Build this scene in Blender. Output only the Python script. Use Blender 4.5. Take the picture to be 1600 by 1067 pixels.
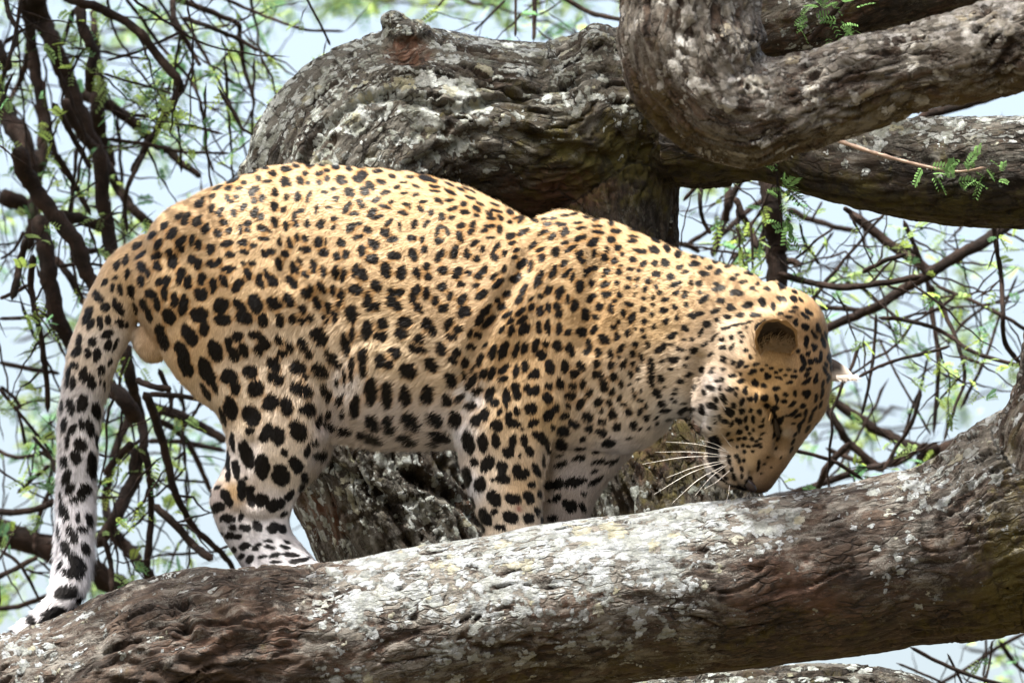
import bpy, math, random
import numpy as np
from math import radians, sin, cos, pi
random.seed(7)
rng = np.random.default_rng(11)
scene = bpy.context.scene
col = scene.collection
for o in list(bpy.data.objects):
    bpy.data.objects.remove(o)

# ------------------------------------------------------------------ camera, sky, sun, exposure
TH = radians(12.0)                     # the camera looks up into the tree
D0 = 14.0                              # metres to the leopard
AX = np.array((1.0, 0, 0))
UP = np.array((0, -sin(TH), cos(TH)))
FW = np.array((0, cos(TH), sin(TH)))
ORG = np.array((0, 0, 1.7 + D0 * sin(TH)))
cam = bpy.data.cameras.new('camera')
cam.sensor_width = 36.0
cam.lens = 36.0 * D0 / 1.6
cam.clip_start = 0.1
cam.clip_end = 5000
cam.dof.use_dof = True
cam.dof.focus_distance = D0 - 0.1
cam.dof.aperture_fstop = 9.0
co = bpy.data.objects.new('camera', cam)
col.objects.link(co)
co.location = tuple(ORG - D0 * FW)
co.rotation_euler = (pi / 2 + TH, 0, 0)
scene.camera = co

SUN = -0.22 * AX + 0.96 * UP - 0.16 * FW      # towards the sun
SUN = SUN / np.linalg.norm(SUN)
world = bpy.data.worlds.new('World')
scene.world = world
world.use_nodes = True
wn = world.node_tree
sky = wn.nodes.new('ShaderNodeTexSky')
sky.sky_type = 'NISHITA'
sky.sun_disc = False
sky.sun_elevation = math.asin(SUN[2])
sky.sun_rotation = math.atan2(SUN[0], SUN[1])
sky.air_density = 1.3
sky.dust_density = 10.0
sky.ozone_density = 0.0
bg = wn.nodes['Background']
bg.inputs['Strength'].default_value = 0.122
wn.links.new(sky.outputs[0], bg.inputs[0])
sl = bpy.data.lights.new('sun', 'SUN')
sl.energy = 4.1
sl.angle = radians(0.5)
sl.color = (1.0, 0.95, 0.86)
so = bpy.data.objects.new('sun', sl)
col.objects.link(so)
so.location = (0, 0, 12)
from mathutils import Vector
so.rotation_euler = Vector(tuple(SUN)).to_track_quat('Z', 'Y').to_euler()

scene.view_settings.view_transform = 'Standard'
scene.view_settings.look = 'None'
scene.view_settings.gamma = 1.0
scene.view_settings.use_curve_mapping = False
scene.view_settings.exposure = 2.06
scene.cycles.use_denoising = True
scene.cycles.max_bounces = 8
scene.cycles.transparent_max_bounces = 8

# ------------------------------------------------------------------ helpers
def VV(p):
    """picture millimetres (x right, y down, depth away) at the leopard -> world metres"""
    p = np.asarray(p, dtype=np.float64)
    k = (D0 + p[:, 2] / 1000.0) / D0
    x = (p[:, 0] - 800) / 1000.0 * k
    y = (533.5 - p[:, 1]) / 1000.0 * k
    d = p[:, 2] / 1000.0
    return ORG[None] + x[:, None] * AX + y[:, None] * UP + d[:, None] * FW

def link_mesh(name, verts, quads=None, tris=None, mat=None, parent=None, smooth=True, world=True):
    """one mesh object from numpy arrays"""
    me = bpy.data.meshes.new(name)
    v = VV(verts) if world else np.asarray(verts)
    me.vertices.add(len(v))
    me.vertices.foreach_set('co', v.astype(np.float32).ravel())
    nq = 0 if quads is None else len(quads)
    nt = 0 if tris is None else len(tris)
    loops = np.concatenate(([] if not nq else [np.asarray(quads).ravel()]) + ([] if not nt else [np.asarray(tris).ravel()])).astype(np.int32)
    me.loops.add(len(loops))
    me.loops.foreach_set('vertex_index', loops)
    me.polygons.add(nq + nt)
    starts = np.concatenate((np.arange(nq) * 4, nq * 4 + np.arange(nt) * 3)).astype(np.int32)
    me.polygons.foreach_set('loop_start', starts)
    me.update(calc_edges=True)
    if smooth:
        me.polygons.foreach_set('use_smooth', np.ones(nq + nt, dtype=bool))
    if mat:
        me.materials.append(mat)
    o = bpy.data.objects.new(name, me)
    col.objects.link(o)
    if parent:
        o.parent = parent
    return o

def attr_vec(o, name, a):
    at = o.data.attributes.new(name, 'FLOAT_VECTOR', 'POINT')
    at.data.foreach_set('vector', np.asarray(a, dtype=np.float32).ravel())

def attr_f(o, name, a):
    at = o.data.attributes.new(name, 'FLOAT', 'POINT')
    at.data.foreach_set('value', np.asarray(a, dtype=np.float32).ravel())

def attr_col(o, name, a):
    at = o.data.attributes.new(name, 'FLOAT_COLOR', 'POINT')
    a = np.asarray(a, dtype=np.float32)
    a4 = np.ones((len(a), 4), dtype=np.float32)
    a4[:, :3] = a[:, :3]
    at.data.foreach_set('color', a4.ravel())

def tag(o, label=None, cat=None, group=None, kind=None):
    if label: o['label'] = label
    if cat: o['category'] = cat
    if group: o['group'] = group
    if kind: o['kind'] = kind
    return o

def smoothstep(a, b, x):
    t = np.clip((x - a) / (b - a), 0, 1)
    return t * t * (3 - 2 * t)

def hash3(i, j, k, seed):
    h = (i.astype(np.uint32) * np.uint32(374761393) + j.astype(np.uint32) * np.uint32(668265263)
         + k.astype(np.uint32) * np.uint32(2147483647) + np.uint32(seed * 974711 + 17))
    h = (h ^ (h >> np.uint32(13))) * np.uint32(1274126177)
    h = h ^ (h >> np.uint32(16))
    h = h * np.uint32(2246822519)
    h = h ^ (h >> np.uint32(15))
    return h.astype(np.float64) / 4294967295.0

def vnoise(p, seed=0):
    f = np.floor(p)
    t = p - f
    t = t * t * t * (t * (t * 6 - 15) + 10)
    i = f.astype(np.int64)
    a, b, c = i[:, 0], i[:, 1], i[:, 2]
    x, y, z = t[:, 0], t[:, 1], t[:, 2]
    def L(u, v, w): return u + (v - u) * w
    return L(L(L(hash3(a, b, c, seed), hash3(a + 1, b, c, seed), x), L(hash3(a, b + 1, c, seed), hash3(a + 1, b + 1, c, seed), x), y),
             L(L(hash3(a, b, c + 1, seed), hash3(a + 1, b, c + 1, seed), x), L(hash3(a, b + 1, c + 1, seed), hash3(a + 1, b + 1, c + 1, seed), x), y), z)

def fbm(p, octaves=4, seed=0, gain=0.5):
    s = 0; a = 1; tot = 0
    for o in range(octaves):
        s = s + a * vnoise(p * (2.03 ** o) + 13.7 * o, seed + o)
        tot += a; a *= gain
    return s / tot

def ridged(p, octaves=3, seed=0):
    s = 0; a = 1; tot = 0
    for o in range(octaves):
        s = s + a * (1 - np.abs(2 * vnoise(p * (2.1 ** o) + 7.3 * o, seed + o) - 1))
        tot += a; a *= 0.5
    return s / tot

def catmull(P, n):
    """resample rows of P with n steps per span"""
    P = np.asarray(P, dtype=np.float64)
    Q = np.vstack((2 * P[0] - P[1], P, 2 * P[-1] - P[-2]))
    out = []
    for i in range(1, len(Q) - 2):
        for j in range(n):
            t = j / n
            out.append(0.5 * (2 * Q[i] + (Q[i + 1] - Q[i - 1]) * t + (2 * Q[i - 1] - 5 * Q[i] + 4 * Q[i + 1] - Q[i + 2]) * t * t
                              + (3 * Q[i] - Q[i - 1] - 3 * Q[i + 1] + Q[i + 2]) * t ** 3))
    out.append(P[-1])
    return np.array(out)

def grid_quads(nr, nc, closed=True):
    r = np.arange(nr - 1)[:, None]; c = np.arange(nc if closed else nc - 1)[None]
    c2 = (c + 1) % nc
    return np.stack((r * nc + c, r * nc + c2, (r + 1) * nc + c2, (r + 1) * nc + c), -1).reshape(-1, 4)

# ------------------------------------------------------------------ shader helpers
def mat_new(name, rough=0.8, spec=0.2):
    m = bpy.data.materials.new(name)
    m.use_nodes = True
    b = m.node_tree.nodes['Principled BSDF']
    b.inputs['Roughness'].default_value = rough
    b.inputs['Specular IOR Level'].default_value = spec
    return m, m.node_tree.nodes, m.node_tree.links, b

def n_attr(N, name):
    a = N.new('ShaderNodeAttribute'); a.attribute_name = name
    return a

def n_noise(N, L, vec, scale, detail=4, rough=0.55, dist=0.0):
    n = N.new('ShaderNodeTexNoise')
    n.inputs['Scale'].default_value = scale
    n.inputs['Detail'].default_value = detail
    n.inputs['Roughness'].default_value = rough
    n.inputs['Distortion'].default_value = dist
    L.new(vec, n.inputs['Vector'])
    return n.outputs['Fac']

def n_map(N, L, vec, scale):
    m = N.new('ShaderNodeVectorMath'); m.operation = 'MULTIPLY'
    L.new(vec, m.inputs[0]); m.inputs[1].default_value = scale
    return m.outputs[0]

def n_math(N, L, op, a, b=None, clamp=False):
    m = N.new('ShaderNodeMath'); m.operation = op; m.use_clamp = clamp
    for i, v in enumerate((a, b)):
        if v is None: continue
        if isinstance(v, (int, float)): m.inputs[i].default_value = v
        else: L.new(v, m.inputs[i])
    return m.outputs[0]

def n_step(N, L, x, lo, hi):
    m = N.new('ShaderNodeMapRange'); m.interpolation_type = 'SMOOTHSTEP'
    m.inputs['From Min'].default_value = lo; m.inputs['From Max'].default_value = hi
    L.new(x, m.inputs['Value'])
    return m.outputs['Result']

def n_mix(N, L, f, a, b):
    m = N.new('ShaderNodeMix'); m.data_type = 'RGBA'
    if isinstance(f, (int, float)): m.inputs['Factor'].default_value = f
    else: L.new(f, m.inputs['Factor'])
    for s, v in (('A', a), ('B', b)):
        sock = [i for i in m.inputs if i.name == s and i.type == 'RGBA'][0]
        if isinstance(v, tuple): sock.default_value = (*v, 1)
        else: L.new(v, sock)
    return [o for o in m.outputs if o.type == 'RGBA'][0]

# ------------------------------------------------------------------ bark
def bark_material(name, dark, mid, red, crust, lichen_a, lichen_b, moss_c, film=0.5, lobes=46.0):
    m, N, L, b = mat_new(name, 0.85, 0.25)
    v = n_attr(N, 'bark').outputs['Vector']
    lich = n_attr(N, 'lichen').outputs['Fac']
    moss = n_attr(N, 'moss').outputs['Fac']
    redA = n_attr(N, 'red').outputs['Fac']
    def warp(vec, scale, amount):
        w = N.new('ShaderNodeTexNoise'); w.inputs['Scale'].default_value = scale; w.inputs['Detail'].default_value = 5
        L.new(vec, w.inputs['Vector'])
        a = N.new('ShaderNodeVectorMath'); a.operation = 'MULTIPLY_ADD'
        L.new(w.outputs['Color'], a.inputs[0]); a.inputs[1].default_value = (amount,) * 3; L.new(vec, a.inputs[2])
        return a.outputs[0]
    st = n_noise(N, L, n_map(N, L, v, (11, 34, 34)), 1.0, 10, 0.70, 0.7)
    fine = n_noise(N, L, n_map(N, L, v, (90, 190, 190)), 1.0, 7, 0.72, 0.3)
    big = n_noise(N, L, v, 8.0, 5, 0.6)
    # bark colour: long streaks, red-brown where the outer skin has flaked
    c = n_mix(N, L, n_step(N, L, st, 0.40, 0.66), dark, mid)
    rf = n_math(N, L, 'ADD', n_math(N, L, 'MULTIPLY', redA, 0.55), n_math(N, L, 'ADD', n_math(N, L, 'MULTIPLY', big, 0.6), n_math(N, L, 'MULTIPLY', fine, 0.4)))
    c = n_mix(N, L, n_math(N, L, 'MULTIPLY', n_step(N, L, rf, 0.66, 0.86), 0.85), c, red)
    c = n_mix(N, L, n_math(N, L, 'MULTIPLY', n_step(N, L, fine, 0.52, 0.72), 0.5), c, tuple(2.3 * x + .01 for x in mid))
    # flaking plates: thin dark cracks along and across the grain
    cv = N.new('ShaderNodeTexVoronoi'); cv.feature = 'DISTANCE_TO_EDGE'; cv.inputs['Scale'].default_value = 1.0
    L.new(n_map(N, L, warp(v, 30, .020), (24, 68, 68)), cv.inputs['Vector'])
    crack = n_step(N, L, cv.outputs['Distance'], 0.0, 0.13)
    gate = n_step(N, L, n_noise(N, L, v, 11.0, 4, 0.6), 0.42, 0.60)
    cr = n_math(N, L, 'MULTIPLY', n_math(N, L, 'SUBTRACT', 1.0, crack), gate)
    c = n_mix(N, L, n_math(N, L, 'MULTIPLY', cr, 0.85), c, tuple(.5 * x for x in dark))
    # moss film
    mn = n_noise(N, L, v, 30.0, 8, 0.74, 0.5)
    mf = n_step(N, L, n_math(N, L, 'ADD', n_math(N, L, 'MULTIPLY', moss, 0.34), mn), 0.60, 0.86)
    c = n_mix(N, L, n_math(N, L, 'MULTIPLY', mf, 0.8), c, moss_c)
    # thin grey crust that lets the bark show
    f1 = n_noise(N, L, n_map(N, L, v, (20, 40, 40)), 1.0, 9, 0.72, 0.6)
    grain = n_noise(N, L, v, 380.0, 4, 0.75)
    ff = n_math(N, L, 'ADD', n_math(N, L, 'MULTIPLY', f1, 1.3), n_math(N, L, 'ADD', n_math(N, L, 'MULTIPLY', grain, 0.45), n_math(N, L, 'MULTIPLY', lich, 0.32)))
    fm = n_math(N, L, 'MULTIPLY', n_step(N, L, ff, 0.98, 1.18), film)
    c = n_mix(N, L, fm, c, crust)
    # crusty lichen: rounded lobes with ragged edges, several colours
    wv = warp(v, 95, .017)
    vor = N.new('ShaderNodeTexVoronoi'); vor.feature = 'F1'; vor.inputs['Scale'].default_value = lobes
    L.new(wv, vor.inputs['Vector'])
    vr2 = N.new('ShaderNodeTexVoronoi'); vr2.feature = 'F1'; vr2.inputs['Scale'].default_value = lobes * 2.7
    L.new(warp(v, 220, .006), vr2.inputs['Vector'])
    lob = n_math(N, L, 'ADD', n_math(N, L, 'MULTIPLY', vor.outputs['Distance'], 0.62), n_math(N, L, 'MULTIPLY', vr2.outputs['Distance'], 0.38))
    ln = n_noise(N, L, v, 17.0, 9, 0.66, 0.5)
    ln2 = n_noise(N, L, n_map(N, L, v, (20, 30, 30)), 1.0, 9, 0.62, 0.8)
    lf = n_math(N, L, 'ADD', n_math(N, L, 'MULTIPLY', lich, 0.9), n_math(N, L, 'MULTIPLY', n_math(N, L, 'SUBTRACT', ln, 0.5), 1.4))
    lf = n_math(N, L, 'ADD', lf, n_math(N, L, 'MULTIPLY', n_math(N, L, 'SUBTRACT', ln2, 0.5), 1.4))
    lf = n_math(N, L, 'SUBTRACT', lf, n_math(N, L, 'MULTIPLY', n_math(N, L, 'SUBTRACT', lob, 0.38), 1.1))
    lf = n_math(N, L, 'ADD', lf, n_math(N, L, 'MULTIPLY', n_math(N, L, 'SUBTRACT', grain, 0.5), 0.10))
    lf = n_math(N, L, 'SUBTRACT', lf, n_math(N, L, 'MULTIPLY', cr, 0.25))
    mask = n_step(N, L, lf, 0.46, 0.56)
    tone = n_noise(N, L, v, 34.0, 6, 0.7)
    lc = n_mix(N, L, n_step(N, L, tone, 0.42, 0.60), lichen_a, lichen_b)
    lc = n_mix(N, L, n_math(N, L, 'MULTIPLY', n_step(N, L, grain, 0.46, 0.68), 0.6), lc, tuple(0.36 * x for x in lichen_a))
    lc = n_mix(N, L, n_math(N, L, 'MULTIPLY', n_step(N, L, lob, 0.40, 0.62), 0.6), lc, tuple(0.45 * x for x in lichen_b))
    vc = N.new('ShaderNodeSeparateColor'); L.new(vor.outputs['Color'], vc.inputs[0])
    lc = n_mix(N, L, n_math(N, L, 'MULTIPLY', n_step(N, L, vc.outputs[1], 0.90, 0.94), 0.45), lc, tuple(x * y for x, y in zip(lichen_b, (1.15, .95, .5))))
    c = n_mix(N, L, mask, c, lc)
    L.new(c, b.inputs['Base Color'])
    # relief
    h = n_math(N, L, 'ADD', n_math(N, L, 'MULTIPLY', st, 1.3), n_math(N, L, 'MULTIPLY', fine, 0.45))
    h = n_math(N, L, 'SUBTRACT', h, n_math(N, L, 'MULTIPLY', cr, 0.55))
    h = n_math(N, L, 'ADD', h, n_math(N, L, 'MULTIPLY', fm, 0.2))
    thick = n_math(N, L, 'SUBTRACT', n_math(N, L, 'ADD', 0.55, n_math(N, L, 'MULTIPLY', grain, 0.6)), n_math(N, L, 'MULTIPLY', lob, 0.9))
    h = n_math(N, L, 'ADD', h, n_math(N, L, 'MULTIPLY', mask, thick))
    bp = N.new('ShaderNodeBump'); bp.inputs['Strength'].default_value = 1.0; bp.inputs['Distance'].default_value = 0.0085
    L.new(h, bp.inputs['Height']); L.new(bp.outputs['Normal'], b.inputs['Normal'])
    return m

M_LIMB = bark_material('bark_lichen_pale', (.012, .0085, .007), (.047, .033, .025), (.075, .040, .027), (.17, .17, .16), (.29, .32, .35), (.20, .22, .215), (.055, .046, .009), 0.5)
M_TRUNK = bark_material('bark_dark_furrowed', (.007, .0055, .0045), (.036, .027, .020), (.070, .033, .020), (.13, .13, .118), (.40, .44, .45), (.21, .23, .205), (.060, .052, .010), 0.55, 50.0)
M_BOUGH = bark_material('bark_grey_brown', (.014, .010, .008), (.060, .043, .032), (.085, .050, .030), (.175, .17, .155), (.36, .365, .36), (.20, .19, .16), (.060, .046, .012), 0.6, 30.0)

def tube(pts, n=8, nc=48, cap=True):
    """closed tube; rows of pts are x, y, d, r in the picture plane, r in depth"""
    P = catmull(pts, n)
    T = np.gradient(P[:, :3], axis=0)
    T /= np.linalg.norm(T, axis=1)[:, None]
    Z = np.array((0, 0, 1.0))
    A = np.cross(np.broadcast_to(Z, T.shape), T); A /= np.linalg.norm(A, axis=1)[:, None]
    B = np.cross(T, A)
    t = np.linspace(0, 2 * pi, nc, endpoint=False)
    R = P[:, None, :3] + np.cos(t)[None, :, None] * A[:, None] * P[:, 3][:, None, None] + np.sin(t)[None, :, None] * B[:, None] * P[:, 4][:, None, None]
    v = R.reshape(-1, 3); q = grid_quads(len(P), nc)
    tr = []
    if cap:
        k = len(v)
        v = np.vstack((v, P[0, :3], P[-1, :3]))
        for i in range(nc):
            j = (i + 1) % nc
            tr.append((k, j, i)); tr.append((k + 1, (len(P) - 1) * nc + i, (len(P) - 1) * nc + j))
    return v, q, np.array(tr).reshape(-1, 3)

def ellipsoid(c, ax, rot=0.0, nu=32, nv=16):
    """c = x, y, d; ax = radii along (rotated x, rotated y, depth)"""
    u = np.linspace(0, 2 * pi, nu, endpoint=False); w = np.linspace(0.02, pi - 0.02, nv)
    x = np.outer(np.sin(w), np.cos(u)) * ax[0]; y = np.outer(np.cos(w), np.ones(nu)) * ax[1]; z = np.outer(np.sin(w), np.sin(u)) * ax[2]
    ca, sa = cos(radians(rot)), sin(radians(rot))
    v = np.stack((c[0] + x * ca - y * sa, c[1] + x * sa + y * ca, c[2] + z), -1).reshape(-1, 3)
    q = grid_quads(nv, nu)
    tr = []
    k = len(v)

    top = v[:nu].mean(0); bot = v[-nu:].mean(0)
    v = np.vstack((v, top, bot))
    for i in range(nu):
        j = (i + 1) % nu
        tr.append((k, i, j)); tr.append((k + 1, (nv - 1) * nu + j, (nv - 1) * nu + i))
    return v, q[:, ::-1], np.array(tr)[:, ::-1]

def remesh(pieces, voxel, smooth_it, factor=0.5):
    """union of closed pieces (millimetres) -> verts, quads"""
    vs, qs, ts = [], [], []; k = 0
    for v, q, t in pieces:
        vs.append(v); qs.append(q + k); ts.append(t + k); k += len(v)
    o = link_mesh('temporary', np.vstack(vs) / 1000.0, np.vstack(qs), np.vstack(ts), world=False)
    m = o.modifiers.new('r', 'REMESH'); m.mode = 'VOXEL'; m.voxel_size = voxel / 1000.0
    if smooth_it:
        s = o.modifiers.new('s', 'SMOOTH'); s.factor = factor; s.iterations = smooth_it
    dg = bpy.context.evaluated_depsgraph_get()
    e = o.evaluated_get(dg); me = e.to_mesh()
    V = np.empty(len(me.vertices) * 3, np.float32); me.vertices.foreach_get('co', V)
    lt = np.empty(len(me.polygons), np.int32); me.polygons.foreach_get('loop_total', lt)
    vi = np.empty(len(me.loops), np.int32); me.loops.foreach_get('vertex_index', vi)
    e.to_mesh_clear()
    d = o.data
    bpy.data.objects.remove(o); bpy.data.meshes.remove(d)
    assert (lt == 4).all()
    return V.reshape(-1, 3).astype(np.float64) * 1000.0, vi.reshape(-1, 4)

def vnormals(v, q):
    n = np.zeros_like(v)
    fn = np.cross(v[q[:, 2]] - v[q[:, 0]], v[q[:, 3]] - v[q[:, 1]])
    for k in range(4):
        for a in range(3):
            n[:, a] += np.bincount(q[:, k], fn[:, a], minlength=len(v))
    return n / (np.linalg.norm(n, axis=1)[:, None] + 1e-12)

def path_coords(v, paths):
    """straightened bark coordinates (along, across, in depth) from the nearest path"""
    best = np.full(len(v), 1e18); out = np.zeros((len(v), 3)); off = 0.0
    for P in paths:
        P = catmull(np.asarray(P, float)[:, :5], 5)
        s0 = off
        for i in range(len(P) - 1):
            a, b2 = P[i, :3], P[i + 1, :3]
            d = b2 - a; ln = np.linalg.norm(d); t = d / ln
            w = np.clip((v - a) @ t, 0, ln)
            c = a + w[:, None] * t
            r = v - c
            dist = np.linalg.norm(r, axis=1) / (0.5 * (P[i, 3] + P[i, 4]))
            A = np.cross((0, 0, 1.0), t); A /= np.linalg.norm(A); B = np.cross(t, A)
            k = dist < best
            best[k] = dist[k]
            out[k, 0] = s0 + ((v[k] - a) @ t); out[k, 1] = r[k] @ A; out[k, 2] = r[k] @ B
            s0 += ln
        off = s0 + 777.0
    return out

def bark_relief(b, lump, groove, plate, seed, twist=0.25, smooth=None):
    """outward displacement in mm from straightened coordinates"""
    w = np.stack((vnoise(b / 90, seed + 50), vnoise(b / 90, seed + 60), vnoise(b / 90, seed + 70)), -1) - 0.5
    bb = b + w * np.array((60, 46, 46))
    bb[:, 1:] += (b[:, :1] * twist) * 0.12
    h = (fbm(b / np.array((190, 110, 110)), 3, seed) - 0.5) * 2 * lump
    g = ridged(bb / np.array((150, 34, 34)), 3, seed + 5)
    g2 = ridged(bb / np.array((62, 13, 13)), 2, seed + 9)
    big = smoothstep(0.80, 0.95, g); small = smoothstep(0.72, 0.95, g2)
    act = smoothstep(0.35, 0.62, vnoise(b / 170, seed + 80))
    G = -big * groove * (0.35 + act) - small * plate
    G += (fbm(bb / np.array((26, 11, 11)), 3, seed + 21) - 0.5) * plate * 1.6
    if smooth is not None:
        G = G * smooth
    return h + G, np.clip(big * (0.35 + act), 0, 1)

def finish_limb(name, pieces, paths, mat, lump, groove, plate, seed, fields, parent=None, voxel=4.0, sm=6, smooth_fn=None, extra=None, sub=None):
    v, q = remesh(pieces, voxel, sm)
    n = vnormals(v, q)
    if (n[:, 2] * (v[:, 2] - v[:, 2].mean())).sum() < 0:
        q = q[:, ::-1]; n = -n
    b = path_coords(v, paths)
    h, big = bark_relief(b, lump, groove, plate, seed, smooth=None if smooth_fn is None else smooth_fn(v))
    if extra is not None: h = h + extra(v, n)
    v2 = v + n * h[:, None]
    o = link_mesh(name, v2, q, None, mat, parent)
    me = o.data
    attr_vec(o, 'bark', b / 1000.0)
    li, mo, re = fields(v, n, b)
    li = li - 0.55 * big
    attr_f(o, 'lichen', li); attr_f(o, 'moss', mo); attr_f(o, 'red', re)
    return o

def blob(v, x, y, rx, ry):
    return np.exp(-(((v[:, 0] - x) / rx) ** 2 + ((v[:, 1] - y) / ry) ** 2))

# ------------------------------------------------------------------ ground far below, out of the picture but lit and bouncing light
m, N, L, b = mat_new('dry_savanna_grass', 0.95, 0.05)
tc = N.new('ShaderNodeTexCoord')
gn = n_noise(N, L, tc.outputs['Object'], 0.35, 8, 0.65)
L.new(n_mix(N, L, gn, (.055, .045, .027), (.09, .074, .045)), b.inputs['Base Color'])
G = 3000.0
gr = link_mesh('ground', np.array(((-G, -G, 0), (G, -G, 0), (G, G, 0), (-G, G, 0))), np.array(((0, 1, 2, 3),)), None, m, world=False)
tag(gr, kind='structure')

# ------------------------------------------------------------------ the limb the leopard stands on
FL = [(-820, 1490, -130, 122, 165), (-480, 1330, -140, 128, 168), (-170, 1195, -150, 130, 170), (-60, 1154, -150, 132, 172), (100, 1106, -150, 134, 175), (270, 1040, -150, 139, 178), (420, 1026, -150, 142, 180),
      (520, 1017, -150, 137, 178), (700, 982, -150, 136, 176), (850, 953, -150, 135, 175), (1000, 932, -150, 132, 174), (1150, 917, -150, 134, 174),
      (1300, 896, -150, 131, 172), (1400, 876, -150, 134, 172), (1500, 856, -150, 146, 176), (1600, 820, -150, 176, 190), (1720, 800, -150, 190, 200), (1900, 800, -150, 186, 200), (2250, 850, -140, 180, 190)]
FS = [(1700, 940, -200, 95, 130), (1662, 850, -205, 122, 140), (1656, 740, -205, 120, 135), (1684, 620, -205, 102, 125), (1715, 450, -200, 105, 120), (1740, 150, -200, 98, 115)]
def limb_fields(v, n, b):
    x, y = v[:, 0], v[:, 1]
    up = -n[:, 1]
    zone = smoothstep(370, 640, x + (fbm(b / 90, 3, 77) - .5) * 330) * smoothstep(1260, 1060, x + (fbm(b / 80, 3, 78) - .5) * 300)
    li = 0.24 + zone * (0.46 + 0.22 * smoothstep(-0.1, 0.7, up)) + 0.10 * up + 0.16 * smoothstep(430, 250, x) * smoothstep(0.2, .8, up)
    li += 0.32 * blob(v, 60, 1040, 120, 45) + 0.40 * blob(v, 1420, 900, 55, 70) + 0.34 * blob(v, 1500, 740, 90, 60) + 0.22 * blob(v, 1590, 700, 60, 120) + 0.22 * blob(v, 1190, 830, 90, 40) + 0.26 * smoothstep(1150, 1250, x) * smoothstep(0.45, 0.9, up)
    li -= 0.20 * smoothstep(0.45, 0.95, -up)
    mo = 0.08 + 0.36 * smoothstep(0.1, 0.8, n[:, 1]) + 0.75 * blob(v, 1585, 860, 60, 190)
    re = 0.10 + 0.45 * blob(v, 1270, 930, 160, 100) + 0.35 * blob(v, 420, 1000, 220, 80) + 0.4 * blob(v, 870, 940, 160, 40)
    return li, mo, re
def limb_smooth(v):
    return 0.75 + 0.75 * smoothstep(560, 420, v[:, 0]) + 0.75 * smoothstep(1380, 1500, v[:, 0])
def limb_extra(v, n):
    x, y = v[:, 0], v[:, 1]
    # folded, gnarled wood round an old scar on the left
    r = np.hypot((x - 300) * 0.8, (y - 985) * 1.5)
    a = np.arctan2(y - 985, x - 300)
    w = vnoise(v / 60, 5) * 3
    fold = np.sin(r / 9.5 + w * 2.2 + a * 1.2) * 6.5 * np.exp(-(r / 150) ** 2)
    fold -= 16 * np.exp(-(((x - 285) / 16) ** 2 + ((y - 978) / 26) ** 2))
    fold += 10 * blob(v, 400, 960, 60, 30) - 8 * blob(v, 350, 1005, 90, 14)
    f2 = np.sin((y - 0.55 * x) / 10 + vnoise(v / 45, 6) * 6) * 3.5 * blob(v, 1500, 760, 90, 90)
    return fold + f2
limb = finish_limb('tree_limb', [tube(FL), tube(FS)], [FL, FS], M_LIMB, 9, 9, 3.6, 3, limb_fields, smooth_fn=limb_smooth, extra=limb_extra, voxel=3.8)
tag(limb, 'thick pale lichen covered tree limb crossing the bottom, with the leopard standing on it', 'tree limb')

# ------------------------------------------------------------------ the gnarled trunk behind
T1 = [(900, 1500, 460, 165, 175), (770, 1100, 460, 160, 170), (700, 930, 460, 158, 170), (632, 800, 460, 160, 170), (575, 610, 460, 178, 180), (550, 430, 460, 184, 185),
      (580, 275, 460, 190, 190), (655, 205, 455, 168, 175), (760, 196, 450, 142, 160), (870, 206, 450, 142, 150), (945, 172, 450, 126, 140),
      (1030, 165, 440, 112, 120), (1090, 205, 420, 84, 100), (1180, 222, 400, 60, 80)]
T2 = [(930, 190, 470, 128, 140), (946, 330, 470, 114, 130), (956, 460, 470, 112, 130), (1000, 620, 470, 126, 135), (1046, 770, 470, 142, 145), (1070, 950, 470, 150, 150), (1040, 1400, 470, 160, 160)]
FILL = [(700, 330, 520, 120, 90), (790, 320, 520, 110, 90), (880, 320, 520, 110, 90)]
def trunk_fields(v, n, b):
    x, y = v[:, 0], v[:, 1]
    up = -n[:, 1]
    li = 0.60 + 0.14 * up + 0.16 * blob(v, 560, 170, 230, 120) + 0.15 * blob(v, 800, 160, 160, 60) - 0.45 * blob(v, 950, 300, 190, 110) - 0.40 * blob(v, 1010, 700, 150, 120)
    li += 0.14 * blob(v, 560, 760, 120, 60) - 0.8 * blob(v, 638, 80, 34, 20) + 0.35 * blob(v, 960, 790, 60, 50)
    mo = 0.25 + 0.55 * blob(v, 960, 240, 170, 80) + 0.4 * blob(v, 1050, 720, 150, 100)
    re = 0.05 + 0.75 * blob(v, 870, 300, 90, 45) + 2.8 * blob(v, 638, 80, 30, 17) + 0.55 * blob(v, 505, 820, 45, 60) + 0.45 * blob(v, 730, 800, 40, 60) + 0.5 * blob(v, 1050, 700, 130, 90)
    return li, mo, re
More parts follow.
